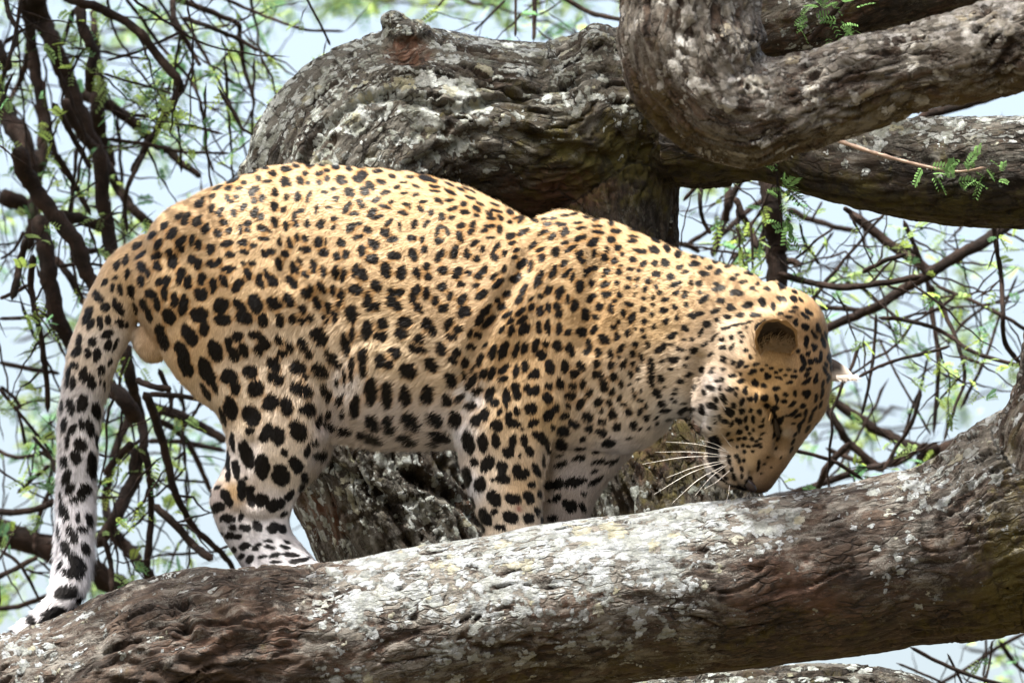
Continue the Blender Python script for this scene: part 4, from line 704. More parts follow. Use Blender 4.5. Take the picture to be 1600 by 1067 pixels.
GOLD = (.46, .315, .165); DEEP = (.41, .25, .115); CREAM = (.58, .46, .32); PALE = (.63, .56, .48); WHITE = (.62, .585, .54); GREY = (.43, .405, .375); TAN = (.46, .32, .19); PINKISH = (.56, .48, .42)
COAT = [  # x, y, reach, colour
    (300, 340, 70, GOLD), (400, 290, 70, GOLD), (500, 280, 80, GOLD), (620, 300, 80, GOLD), (740, 340, 80, GOLD), (850, 360, 60, GOLD), (950, 370, 70, GOLD), (1050, 410, 70, GOLD), (1150, 440, 70, GOLD),
    (240, 420, 50, GOLD), (330, 440, 80, (.52, .36, .19)), (450, 420, 80, (.53, .37, .20)), (600, 430, 90, (.54, .38, .21)), (720, 450, 80, (.53, .37, .21)), (830, 470, 70, GOLD), (930, 480, 80, (.50, .33, .16)),
    (300, 540, 50, (.53, .37, .20)), (400, 560, 70, CREAM), (480, 560, 60, CREAM), (600, 540, 70, (.55, .42, .26)), (680, 570, 60, (.56, .43, .28)), (540, 600, 40, PALE), (600, 650, 50, PINKISH), (680, 660, 40, PINKISH), (520, 660, 40, PINKISH),
    (1020, 500, 60, (.51, .35, .18)), (1000, 600, 50, CREAM), (1060, 580, 50, CREAM), (1050, 640, 40, PALE), (960, 640, 50, CREAM), (960, 700, 40, PINKISH), (900, 740, 40, PINKISH), (890, 790, 40, (.50, .40, .31)), (930, 660, 40, (.54, .42, .3)),
    (800, 560, 60, (.54, .36, .18)), (790, 650, 50, (.58, .42, .24)), (850, 650, 40, (.55, .37, .18)), (735, 620, 30, WHITE), (720, 680, 26, WHITE), (735, 760, 26, WHITE), (770, 740, 30, CREAM), (820, 760, 40, (.52, .36, .2)), (790, 820, 40, CREAM),
    (370, 640, 50, (.60, .47, .31)), (460, 650, 50, CREAM), (380, 720, 40, PALE), (440, 730, 50, (.61, .50, .36)), (365, 770, 26, (.50, .33, .16)), (430, 790, 40, PALE), (345, 780, 24, (.42, .36, .31)), (360, 830, 30, GREY), (420, 850, 60, GREY), (470, 880, 40, GREY), (500, 720, 24, PINKISH),
    (200, 430, 40, GOLD), (160, 480, 40, (.50, .38, .24)), (170, 540, 40, PALE), (130, 560, 30, (.5, .42, .32)), (120, 640, 40, GREY), (140, 680, 30, WHITE), (115, 760, 50, (.54, .52, .50)), (110, 860, 50, (.55, .53, .51)), (70, 960, 50, WHITE),
    (1250, 520, 50, DEEP), (1200, 600, 50, (.50, .31, .13)), (1270, 600, 40, DEEP), (1130, 530, 40, CREAM), (1110, 600, 26, PALE), (1105, 650, 24, WHITE), (1150, 650, 30, (.55, .40, .23)), (1150, 690, 26, (.54, .38, .21)), (1120, 720, 24, (.62, .54, .45)), (1108, 740, 16, WHITE),
    (1220, 690, 26, (.38, .255, .14)), (1205, 735, 30, (.36, .235, .13)), (1165, 720, 20, (.55, .38, .2)), (1200, 762, 16, (.34, .21, .12)), (1150, 752, 16, (.58, .46, .34)), (1240, 650, 24, (.40, .26, .13)), (1226, 678, 12, (.62, .52, .40)), (235, 535, 24, TAN), (222, 520, 10, TAN), (250, 550, 10, (.56, .42, .27))]
CT = np.array([(a, b_, r, *c) for a, b_, r, c in COAT])
def coat(x, y, jit=0.0):
    if jit:
        x = x + rng.normal(0, jit, len(x)); y = y + rng.normal(0, jit, len(y))
    ws = np.zeros(len(x)); c = np.zeros((len(x), 3))
    for r in CT:
        w = 1.0 / (((x - r[0]) ** 2 + (y - r[1]) ** 2) / r[2] ** 2 + 0.06) ** 1.7
        ws += w; c += w[:, None] * r[3:]
    c /= ws[:, None]
    bl = at(B01, x, y); nr = at(near, x, y)
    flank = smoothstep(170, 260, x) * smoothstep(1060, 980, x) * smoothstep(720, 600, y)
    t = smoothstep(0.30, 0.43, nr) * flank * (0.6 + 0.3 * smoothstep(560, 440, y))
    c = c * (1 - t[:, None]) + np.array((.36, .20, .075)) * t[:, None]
    c = c * (1 - bl[:, None]) + np.array((.0035, .003, .003)) * bl[:, None]
    s = np.exp(-(((x - 811) / 5) ** 2 + ((y - 795) / 5) ** 2)) * 0.8
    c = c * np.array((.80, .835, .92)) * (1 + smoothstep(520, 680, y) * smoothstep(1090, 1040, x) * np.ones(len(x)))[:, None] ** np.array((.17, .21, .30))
    return c * (1 - s[:, None]) + np.array((.20, .03, .03)) * s[:, None]

m, N, L, b = mat_new('leopard_skin', 0.75, 0.15)
L.new(n_attr(N, 'coat').outputs['Color'], b.inputs['Base Color'])
leo = link_mesh('leopard', bv, bq, None, m)
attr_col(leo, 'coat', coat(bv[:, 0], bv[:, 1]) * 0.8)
tag(leo, 'spotted leopard walking with its head lowered to sniff the pale limb under it', 'leopard')

# ---- fur: short flat-lying hairs that follow the coat's flow
FLOW = [(1190, 760, 0, -1), (1220, 720, .35, -1), (1150, 720, -.7, -.5), (1110, 730, -1, -.1), (1240, 660, .4, -1), (1180, 660, -.2, -1), (1120, 650, -1, -.2), (1270, 560, .1, -1), (1200, 560, -.4, -1), (1130, 580, -1, -.25), (1230, 480, -.6, -.9), (1170, 460, -1, -.3),
        (1050, 430, -1, .1), (1060, 540, -1, .25), (1040, 620, -.9, .5), (950, 400, -1, .15), (940, 500, -.9, .5), (960, 620, -.5, .9), (860, 380, -1, .25), (840, 480, -.6, .8), (800, 560, -.5, .9), (780, 640, -.2, 1), (800, 720, .1, 1), (800, 820, .1, 1), (740, 700, .1, 1), (850, 620, -.1, 1),
        (920, 720, -.5, .9), (890, 800, 0, 1), (700, 320, -1, .25), (600, 300, -1, .2), (500, 290, -1, .25), (400, 300, -1, .4), (320, 340, -.9, .6), (700, 450, -1, .35), (600, 450, -1, .35), (480, 440, -.8, .7), (380, 440, -.6, .9), (280, 430, -.5, 1), (690, 580, -.9, .6), (600, 600, -.8, .7), (540, 600, -.3, 1), (680, 680, -.9, .5), (560, 680, -.6, .7),
        (440, 560, -.3, 1), (340, 560, -.3, 1), (460, 660, -.2, 1), (380, 680, 0, 1), (420, 760, .0, 1), (360, 800, .2, 1), (400, 860, .6, .8), (470, 890, 1, .3), (500, 720, -.3, 1), (220, 420, -.6, .8), (160, 500, -.35, 1), (125, 620, -.2, 1), (120, 740, 0, 1), (115, 860, 0, 1), (90, 950, -.7, .7), (40, 990, -.9, .5), (235, 535, 0, 1)]
FA = np.array(FLOW, float); FA[:, 2:] /= np.linalg.norm(FA[:, 2:], axis=1)[:, None]
LEN = [(1180, 740, 4), (1200, 600, 6), (1120, 620, 11), (1110, 740, 8), (1250, 500, 7), (1050, 600, 11), (1050, 450, 9), (950, 650, 12), (850, 500, 9), (800, 700, 10), (800, 800, 9), (900, 760, 11), (700, 400, 9), (500, 350, 9), (350, 400, 9), (600, 600, 13), (620, 690, 22), (520, 650, 18), (430, 700, 9), (400, 850, 7), (350, 790, 8), (200, 450, 10), (120, 650, 14), (115, 850, 17), (80, 960, 15), (235, 535, 8)]
LA = np.array(LEN, float)
def idw(x, y, A, cols, p=1.5):
    ws = np.zeros(len(x)); o = np.zeros((len(x), cols))
    for r in A:
        w = 1.0 / ((x - r[0]) ** 2 + (y - r[1]) ** 2 + 300.0) ** p
        ws += w; o += w[:, None] * r[2:2 + cols]
    return o / ws[:, None]

q0, q1, q2, q3 = (bv[bq[:, k]] for k in range(4))
area = 0.5 * np.linalg.norm(np.cross(q2 - q0, q3 - q1), axis=1)
fnz = np.cross(q2 - q0, q3 - q1)[:, 2]
NH = 460000
wgt = area * np.where(fnz < 0, 1.0, 0.45) * np.where((q0[:, 0] > 1090) & (q0[:, 1] > 430), 1.9, 1.0)
fi = rng.choice(len(bq), NH, p=wgt / wgt.sum())
u, w = rng.random(NH)[:, None], rng.random(NH)[:, None]
def bil(A):
    a, b_, c, d = (A[bq[fi, k]] for k in range(4))
    return (a * (1 - u) + b_ * u) * (1 - w) + (d * (1 - u) + c * u) * w
root = bil(bv); nrm = bil(bn); nrm /= np.linalg.norm(nrm, axis=1)[:, None]
fl = idw(root[:, 0], root[:, 1], FA, 2)
ln = idw(root[:, 0], root[:, 1], LA, 1, 2.0)[:, 0]
f3 = np.concatenate((fl, np.zeros((NH, 1))), 1)
# clumps: neighbouring hairs lean together
cl = np.stack([vnoise(root / 9.0, 300 + k) - 0.5 for k in range(3)], -1) * 0.9 + rng.normal(0, 0.13, (NH, 3))
f3 = f3 + cl
f3 -= nrm * (f3 * nrm).sum(1)[:, None]
f3 /= np.linalg.norm(f3, axis=1)[:, None] + 1e-9
lift = np.radians(rng.normal(17, 6, NH) + (vnoise(root / 14.0, 333) - 0.5) * 14)
lift = np.clip(lift, 0.06, 0.7)
dirv = f3 * np.cos(lift)[:, None] + nrm * np.sin(lift)[:, None]
side = np.cross(dirv, nrm); side /= np.linalg.norm(side, axis=1)[:, None] + 1e-9
ln = ln * rng.uniform(0.65, 1.2, NH) * np.where(rng.random(NH) < .03, 1.5, 1.0)
ww = np.clip(0.085 * ln, 0.5, 1.05) * rng.uniform(0.7, 1.2, NH)
tipd = dirv * 0.96 - nrm * 0.12
P0 = root - side * (ww / 2)[:, None] - nrm * 0.6; P1 = root + side * (ww / 2)[:, None] - nrm * 0.6
PM0 = root + dirv * (ln * 0.55)[:, None] - side * (ww * 0.36)[:, None]; PM1 = root + dirv * (ln * 0.55)[:, None] + side * (ww * 0.36)[:, None]
PT = root + dirv * (ln * 0.55)[:, None] + tipd * (ln * 0.5)[:, None]
fv = np.stack((P0, P1, PM1, PM0, PT), 1).reshape(-1, 3)
k5 = np.arange(NH) * 5
ft = np.concatenate((np.stack((k5, k5 + 1, k5 + 2), -1), np.stack((k5, k5 + 2, k5 + 3), -1), np.stack((k5 + 3, k5 + 2, k5 + 4), -1)))
cp = root + dirv * (ln * 0.55)[:, None]
hj = np.where((root[:, 0] > 1090), 0.15, 0.35)
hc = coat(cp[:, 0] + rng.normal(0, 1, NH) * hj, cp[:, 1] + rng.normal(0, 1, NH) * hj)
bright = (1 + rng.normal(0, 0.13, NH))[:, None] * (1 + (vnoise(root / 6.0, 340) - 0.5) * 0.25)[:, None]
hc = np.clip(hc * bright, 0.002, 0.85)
hair_n = nrm * 0.88 + side * rng.normal(0, 0.16, NH)[:, None] + f3 * 0.0
hair_n /= np.linalg.norm(hair_n, axis=1)[:, None]
hw = hair_n[:, :1] * AX - hair_n[:, 1:2] * UP + hair_n[:, 2:] * FW
m, N, L, b = mat_new('leopard_fur', 0.45, 0.16)
L.new(n_attr(N, 'coat').outputs['Color'], b.inputs['Base Color'])
L.new(n_attr(N, 'lie').outputs['Vector'], b.inputs['Normal'])
fur = link_mesh('fur', fv, None, ft, m, leo, smooth=False)
attr_col(fur, 'coat', np.repeat(hc, 5, axis=0))
attr_vec(fur, 'lie', np.repeat(hw, 5, axis=0))
fur['kind'] = 'stuff'

# ---- small parts
def strands(name, lines, r0, r1, mat, parent, kind=None, nc=5):
    vs, qs = [], []; k = 0
    for pts in lines:
        P = np.array(pts, float); n = len(P)
        T = np.gradient(P, axis=0); T /= np.linalg.norm(T, axis=1)[:, None]
        A = np.cross(T, (0.13, 0.27, 0.95)); A /= np.linalg.norm(A, axis=1)[:, None]; Bn = np.cross(T, A)
        rr = np.linspace(r0, r1, n)[:, None, None]
        t = np.linspace(0, 2 * pi, nc, endpoint=False)
        v = P[:, None] + rr * (np.cos(t)[None, :, None] * A[:, None] + np.sin(t)[None, :, None] * Bn[:, None])
        vs.append(v.reshape(-1, 3)); qs.append(grid_quads(n, nc) + k); k += n * nc
    o = link_mesh(name, np.vstack(vs), np.vstack(qs), None, mat, parent)
    if kind: o['kind'] = kind
    return o
m_wh, N, L, b = mat_new('whisker_white', 0.35, 0.5); b.inputs['Base Color'].default_value = (.72, .70, .67, 1)
WH = [((1138, 706), (1090, 694), (1040, 690)), ((1136, 712), (1085, 706), (1024, 706)), ((1136, 713), (1070, 714), (1003, 725)), ((1135, 719), (1090, 728), (1042, 746)), ((1132, 722), (1080, 738), (1022, 772)), ((1130, 728), (1090, 750), (1050, 786)), ((1136, 726), (1110, 746), (1086, 774)),
      ((1134, 703), (1118, 694), (1094, 687)), ((1143, 698), (1132, 684), (1119, 668)), ((1140, 758), (1138, 772), (1134, 786)), ((1172, 768), (1167, 776), (1164, 785)), ((1186, 771), (1188, 778), (1187, 784)), ((1196, 768), (1200, 775), (1203, 782)), ((1140, 735), (1120, 752), (1100, 764)), ((1170, 772), (1172, 779), (1170, 786)), ((1134, 640), (1127, 630), (1118, 612))]
for i, wpts in enumerate(WH):
    P = catmull(np.array([(*p, -176 - 12 * k - (3 if i % 2 else 0)) for k, p in enumerate(wpts)], float), 6)
    P[:, 2] += front(*wpts[0]) + 176
    strands('whisker', [P], 0.52 if i < 8 else 0.45, 0.12, m_wh, leo)
m_nose, N, L, b = mat_new('nose_leather', 0.4, 0.4); b.inputs['Base Color'].default_value = (.022, .014, .013, 1)
nv, nq, nt = ellipsoid((1172, 758, front(1172, 756) + 4.5), (13, 7, 7), 52, 24, 14)
nv = nv + (fbm(nv / 6, 2, 4) - .5)[:, None] * 2
link_mesh('nose', nv, nq, nt, m_nose, leo)
m_eye, N, L, b = mat_new('eye_dark', 0.45, 0.12); b.inputs['Base Color'].default_value = (.02, .014, .008, 1)
ev, eq, et = ellipsoid((1213, 665, front(1213, 665) + 2), (5.0, 19, 7), -8, 20, 12)
link_mesh('eye', ev, eq, et, m_eye, leo)
lv, lq, lt_ = ellipsoid((1203, 651, front(1203, 651) + 1.5), (1.6, 8, 2), 14, 16, 10)
m_lid, N, L, b = mat_new('eyelid_tan', 0.6, 0.2); b.inputs['Base Color'].default_value = (.50, .33, .16, 1)
link_mesh('eyelid', lv, lq, lt_, m_lid, leo)

def ear_shell(cx, cy, cz, rx, ry, rot, depth, tilt, nr=22, nt=56, notch=True):
    """round cupped ear with thickness: inner bowl, rolled rim, outer back"""
    rows = []
    for k in range(nr):                                    # inside of the cup, centre to rim
        r = (k + 0.3) / (nr - 0.7); rows.append((r * 0.93, -depth * (r ** 2.2)))
    for k in range(1, 7):                                  # rolled rim
        a = k / 6 * pi; rows.append((0.93 + 0.06 * (1 - cos(a)) * 0.5 + 0.045 * sin(a), -depth - 4.5 * sin(a)))
    for k in range(10):                                    # back
        r = 1 - k / 9 * 0.75; rows.append((r * 0.98, -depth * r ** 2.4 + 9 + (1 - r) * 26))
    R = np.array(rows); t = np.linspace(0, 2 * pi, nt, endpoint=False)
    x = R[:, :1] * np.cos(t)[None] * rx; y = R[:, :1] * np.sin(t)[None] * ry
    z = np.repeat(R[:, 1:], nt, 1)
    z = z + tilt[0] * x + tilt[1] * y
    if notch:                                              # the folded lower edge by the cheek opens out
        z = z + 0.55 * depth * np.clip(-np.cos(t - radians(118)), -1, 1).clip(max=0)[None] * -1 * (R[:, :1] ** 2) * 0.9
    ca, sa = cos(radians(rot)), sin(radians(rot))
    v = np.stack((cx + x * ca - y * sa, cy + x * sa + y * ca, cz + z), -1).reshape(-1, 3)
    return v, grid_quads(len(R), nt), R, t
m_ear, N, L, b = mat_new('ear_skin_fur', 0.7, 0.15)
ec = n_attr(N, 'coat').outputs['Color']
geo = N.new('ShaderNodeNewGeometry')
nz = n_noise(N, L, geo.outputs['Position'], 420.0, 5, 0.7)
L.new(n_mix(N, L, n_math(N, L, 'MULTIPLY', nz, 0.5), ec, (.02, .014, .01)), b.inputs['Base Color'])
EV, EQ, ER, ET = ear_shell(1213, 531, front(1213, 540) + 2, 34, 33, -12, 26, (-0.2, 1.15), notch=False)
EV = EV + (np.stack([fbm(EV / 11, 2, 500 + k) for k in range(3)], -1) - .5) * 7
ear = link_mesh('ear', EV, EQ, None, m_ear, leo)
rr = np.repeat(np.hypot((EV[:, 0] - 1214) / 37, (EV[:, 1] - 530) / 34)[:, None], 1, 1)[:, 0]
idx = np.repeat(np.arange(len(ER)), len(ET))
inner = idx < 22; rim = (idx >= 20) & (idx < 29); back = idx >= 29
ecol = np.zeros((len(EV), 3))
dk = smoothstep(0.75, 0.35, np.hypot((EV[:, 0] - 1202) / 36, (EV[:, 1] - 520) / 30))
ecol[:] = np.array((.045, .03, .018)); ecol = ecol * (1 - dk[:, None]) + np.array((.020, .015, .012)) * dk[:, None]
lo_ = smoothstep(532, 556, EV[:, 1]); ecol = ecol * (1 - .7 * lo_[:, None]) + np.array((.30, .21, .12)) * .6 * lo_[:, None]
ecol[rim] = (.31, .20, .10)
lt2 = rim & (EV[:, 0] < 1184); ecol[lt2] = (.40, .26, .13)
lt3 = rim & (EV[:, 0] > 1236) & (EV[:, 1] > 548); ecol[lt3] = (.50, .32, .15)
ecol[back] = (.03, .022, .018)
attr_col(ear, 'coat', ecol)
m_tuft, N, L, b = mat_new('ear_hair', 0.6, 0.2); b.inputs['Base Color'].default_value = (.30, .225, .15, 1)
lines = []
FE = front(1213, 540)
for k in range(330):
    a = random.uniform(0, 2 * pi); r = random.random() ** .5
    x = 1216 + cos(a) * r * 22; y = 546 + sin(a) * r * 9; z = FE - 4 - random.uniform(0, 8) + (y - 540) * .9
    if random.random() < .25: x = 1186 + random.uniform(-9, 8); y = 540 + random.uniform(-14, 18)
    l = random.uniform(12, 26); an = random.gauss(-1.25, .55)
    lines.append(catmull([(x, y, z), (x + cos(an) * l * .5, y + sin(an) * l * .5, z - 9), (x + cos(an + .3) * l, y + sin(an + .3) * l, z - 12)], 3))
strands('ear_tuft', lines, 0.5, 0.15, m_tuft, ear, 'stuff', 3)
# far ear, seen from behind beyond the forehead
FP = []
for k in range(15):
    s = k / 14
    cx = 1262 + 76 * s; cy = 578 + 8 * s - 5 * sin(s * pi) + (6 * s * s)
    hw_ = 25 * (1 - s ** 2.6) + 2.0
    FP.append((cx, cy - hw_ * (0.8 if s < .9 else .6), cx + 3, cy + hw_ * .75, 9 - 5 * s, -82 + 24 * s))
fe = loft(FP, 2, 24, 2.0)
ear2 = link_mesh('ear', *fe[:2], fe[2], m_ear, leo)
v = fe[0]
k1 = smoothstep(1325, 1312, v[:, 0]) * smoothstep(590, 576, v[:, 1])
k2 = smoothstep(1322, 1332, v[:, 0]) * smoothstep(588, 578, v[:, 1])
c2 = np.ones((len(v), 3)) * np.array((.62, .56, .50)); c2 = c2 * (1 - k1[:, None]) + np.array((.015, .012, .012)) * k1[:, None]; c2 = c2 * (1 - k2[:, None] * .7) + np.array((.50, .33, .2)) * k2[:, None] * .7
attr_col(ear2, 'coat', c2)
lines = []
for k in range(150):
    s = random.uniform(.25, 1); x = 1292 + 46 * s; y = 592 - 4 * s + random.uniform(-4, 3); z = -66 - random.uniform(0, 10)
    an = random.gauss(.6, .5); l = random.uniform(5, 13)
    lines.append([(x, y, z), (x + cos(an) * l * .5, y + sin(an) * l * .5, z - 2), (x + cos(an) * l, y + sin(an) * l * .8, z - 3)])
m_t2, N, L, b = mat_new('ear_fringe', 0.6, 0.2); b.inputs['Base Color'].default_value = (.66, .60, .55, 1)
strands('ear_tuft', lines, 0.45, 0.12, m_t2, ear2, 'stuff', 3)

# ------------------------------------------------------------------ thin branches, twigs and leaves of the trees behind
BR = """L 0 0 4
15 11 210 -40 260 120 330 280 400 450 460 600 560 830 620 960 660 1080
9 8 150 -20 180 140 205 330 240 520 270 700 270 900 240 1067
15 14 -60 500 40 680 110 830 160 950 190 1100
7 6 400 -20 500 15 620 50 800 150 900 240 1000 370 1110 500 1130 570
6 5 1130 550 1060 680 960 840 880 980 820 1080
8 7 490 40 520 180 560 260 590 330 560 430 570 580
5 7 580 60 590 200 600 300 620 450 640 560
4 3 460 60 420 180 390 290
10 5 480 580 620 620 740 690 860 790 940 870 1040 940 1140 1020 1260 1110
12 11 620 540 615 700 625 860 690 1060
5 4 330 640 400 760 480 900 570 1060
8 7 400 620 460 760 540 880 600 960
4 4 310 850 350 980 400 1080
5 4 170 280 160 400 110 540 60 640
4 4 30 -10 70 120 110 180
3 3 130 0 100 200 60 370 20 480
8 6 -20 250 30 380 60 430
3 2 160 180 20 270
5 3 1080 -10 1090 120 1140 210 1200 320 1250 420
5 3 1060 -20 1250 50 1400 110 1490 160 1500 250 1530 440 1600 660
4 3 1140 110 1300 170 1480 240 1620 320
3 2 780 -10 880 110 960 230 1080 380 1190 500 1250 640 1280 800 1280 930 1340 1080
2 2 1130 220 1100 360 1090 480 1090 680 1120 850 1135 1080
2 2 410 300 560 310 700 340 830 360 960 380
2 2 660 380 820 340 960 280 1130 200
2 2 640 460 800 510 920 540 1080 590
3 2 800 710 960 740 1150 780 1400 840
3 2 660 870 900 900 1150 950 1450 960
1.5 1 1240 640 1400 645 1580 640
L 0 240 2.667
13 11 60 -20 130 120 210 240 300 350 350 460 400 580
10 8 170 -20 150 120 140 260 120 400
13 11 160 250 190 400 210 550 250 700 300 810
13 11 0 170 90 210 150 250
9 7 250 250 340 280 440 310
5 4 230 0 300 110 380 260
11 10 420 -30 430 200 450 330 470 460
8 6 440 30 500 160 570 250 650 320
5 4 140 420 130 560 160 720 190 900 200 1080
6 5 110 350 80 460 50 610
3 2 100 320 60 400 0 440
3 3 0 605 60 580 120 545
3 3 -10 690 140 680 220 670
4 3 -10 870 150 900 250 915
3 3 0 970 50 1010 90 1060
6 5 230 430 300 530 350 630
5 4 340 410 400 405 440 410
4 3 600 0 560 80 530 150 520 220 530 330
3 2 240 470 340 460 450 470
L 140 540 2.808
10 4 150 -20 180 150 220 300 240 450 260 560 300 620
12 12 70 170 150 240 210 330
7 4 240 200 300 350 340 500 380 650 450 790 560 890 640 990
5 4 300 320 400 390 470 500 540 660
5 5 200 150 290 180 360 190
8 6 250 265 400 310 500 360 600 420
4 4 250 420 400 420 600 465
4 4 250 215 380 220 530 240
4 3 300 100 350 210 355 290
6 6 190 290 130 410 90 560 70 680 80 780
11 9 210 430 200 560 160 660 110 760 30 880
6 5 190 430 130 480 60 570
5 5 260 560 270 720 255 900 245 1010
6 6 280 690 380 790 460 880 540 940
9 8 80 790 160 880 230 960 280 1040
4 4 60 840 90 950 100 1080
1 1 60 740 200 760 340 770
2 2 280 920 450 910 600 900
2 2 370 500 400 480 420 460
2 2 300 590 400 590 520 600
L 0 0 1
19 17 -30 820 60 850 140 888 215 940
3 3 27 771 55 745 78 726
4 4 -10 905 30 885 60 870
3 2 0 858 30 882 54 921 69 954
4 4 -10 952 36 945 80 928
4 3 87 747 66 792 57 825 53 861
3 3 50 680 78 714 87 740
5 5 -10 801 45 798 90 782
3 2 -5 604 42 659 84 712
3 3 -10 700 30 715 80 702
R 0 0 1
6 10 1270 525 1320 500 1365 481 1406 455 1440 436 1474 414 1534 380 1600 335 1650 310
5 5 1215 428 1260 440 1312 449 1369 444 1440 432
4 4 1255 480 1300 482 1350 485
5 3 1399 380 1436 402 1447 436 1459 507 1466 567 1459 680
4 2 1451 444 1474 485 1496 537 1507 590 1492 635 1474 690
3.5 3 1372 496 1425 502 1474 519 1519 549 1575 567 1610 575
7 8 1285 610 1342 654 1387 680 1436 699 1470 700
15 10 1435 725 1500 695 1575 650 1640 610
6 6 1280 615 1312 672 1327 691 1380 738
6 5 1327 691 1290 736 1270 785
5 5 1190 780 1275 759 1350 732 1387 725 1425 700
4 4 1550 340 1564 436 1567 492 1571 537 1605 580
3 3 1462 447 1519 470 1571 496 1610 520
2.5 2.5 1369 489 1365 549 1357 605 1346 650
2 2 1372 526 1399 582 1425 627 1455 680
2.5 2.5 1340 590 1387 567 1444 552 1485 541
7 8 1323 331 1383 375 1444 420 1440 440
4 4 1412 343 1436 403 1445 430
4 3 1347 427 1380 408 1416 397
7 7 1430 185 1525 158 1600 132 1650 115
2 2 1300 470 1240 520 1220 540
3 2 1410 690 1425 640 1440 600 1450 560
3 3 1380 735 1400 700 1425 660 1440 610
4 4 1290 700 1340 720 1400 725 1450 690
3 3 1230 700 1300 720 1350 750
3 2 1500 640 1540 560 1560 500 1590 430
3 2 1480 540 1510 500 1560 470 1610 450
3 3 1430 1085 1500 1050 1560 1010 1610 985
3 3 1420 1010 1480 1040 1550 1065 1610 1075
2 2 1550 1000 1545 1040 1535 1080
2 2 1480 1020 1500 1060 1510 1085
2 2 1400 1035 1460 1060 1500 1080
4 3 1560 1000 1590 1040 1620 1060
R 1060 240 4.446
5.5 5 350 -60 350 160 340 330 330 480
4 3 260 30 170 160 150 340 180 480 230 560
6 5 490 60 400 240 340 400 290 540 240 720
5 5 390 300 440 420 500 520 550 660
5 4 640 300 480 400 380 500 270 600
15 14 650 60 640 200 660 400 680 600 690 850 705 1180
5 4 620 470 580 580 540 700 470 750
4 3 540 540 420 590 320 650
6 6 370 735 500 690 660 640
7 4 730 745 790 750 845 790
5 4 750 390 930 460 1080 510 1260 540
2 2 1080 520 960 600 880 680 810 730
2 2 1080 540 960 710 880 840
2 2 840 480 880 620 950 720 970 770
2 2 1000 330 940 440 930 470
4 4 730 840 900 890 1070 920 1260 910
2 2 870 920 950 990 1060 1030
4 4 1150 380 1210 420 1270 460
4 4 -20 620 60 640 150 680
3 3 30 330 130 220 160 150
4 3 60 640 170 560 300 470
T 0 0 1
4 3 835 -10 835 30 834 65
2 2 805 -10 806 30 805 58
4 3 870 -10 918 18 964 30 990 35
2 2 790 0 765 25 740 50
2 2 475 -10 502 42 516 72
2 2 700 -10 680 15 650 40
3 2 345 -5 400 20 470 45 540 50
2 1 820 30 850 20 880 0
"""
m_br, N, L, b = mat_new('branch_bark', 0.9, 0.15)
geo = N.new('ShaderNodeNewGeometry')
bn1 = n_noise(N, L, geo.outputs['Position'], 26.0, 8, 0.7)
bn2 = n_noise(N, L, geo.outputs['Position'], 130.0, 5, 0.7)
cc = n_mix(N, L, n_step(N, L, bn1, 0.38, 0.66), (.006, .0042, .0035), (.020, .0122, .0095))
cc = n_mix(N, L, n_math(N, L, 'MULTIPLY', n_step(N, L, bn2, 0.55, 0.75), 0.5), cc, (.042, .031, .026))
L.new(cc, b.inputs['Base Color'])
bp = N.new('ShaderNodeBump'); bp.inputs['Distance'].default_value = 0.004; bp.inputs['Strength'].default_value = 0.9
L.new(n_math(N, L, 'ADD', bn1, bn2), bp.inputs['Height']); L.new(bp.outputs['Normal'], b.inputs['Normal'])

def leaf_mat(name, colr, tr):
    m = bpy.data.materials.new(name); m.use_nodes = True
    N, L = m.node_tree.nodes, m.node_tree.links
    N.remove(N['Principled BSDF'])
    out = N['Material Output']
    d = N.new('ShaderNodeBsdfDiffuse'); t = N.new('ShaderNodeBsdfTranslucent'); mx = N.new('ShaderNodeMixShader')
    a = n_attr(N, 'tint').outputs['Color']
    mul = N.new('ShaderNodeMix'); mul.data_type = 'RGBA'; mul.blend_type = 'MULTIPLY'; mul.inputs['Factor'].default_value = 1
    s = [i for i in mul.inputs if i.type == 'RGBA']; L.new(a, s[0]); s[1].default_value = (*colr, 1)
    o1 = [o for o in mul.outputs if o.type == 'RGBA'][0]
    mul2 = N.new('ShaderNodeMix'); mul2.data_type = 'RGBA'; mul2.blend_type = 'MULTIPLY'; mul2.inputs['Factor'].default_value = 1
    s = [i for i in mul2.inputs if i.type == 'RGBA']; L.new(a, s[0]); s[1].default_value = (*tr, 1)
    o2 = [o for o in mul2.outputs if o.type == 'RGBA'][0]
    L.new(o1, d.inputs[0]); L.new(o2, t.inputs[0]); mx.inputs[0].default_value = 0.55
    L.new(d.outputs[0], mx.inputs[1]); L.new(t.outputs[0], mx.inputs[2]); L.new(mx.outputs[0], out.inputs['Surface'])
    return m
M_LEAF = leaf_mat('acacia_leaf', (.085, .125, .05), (.27, .40, .15))

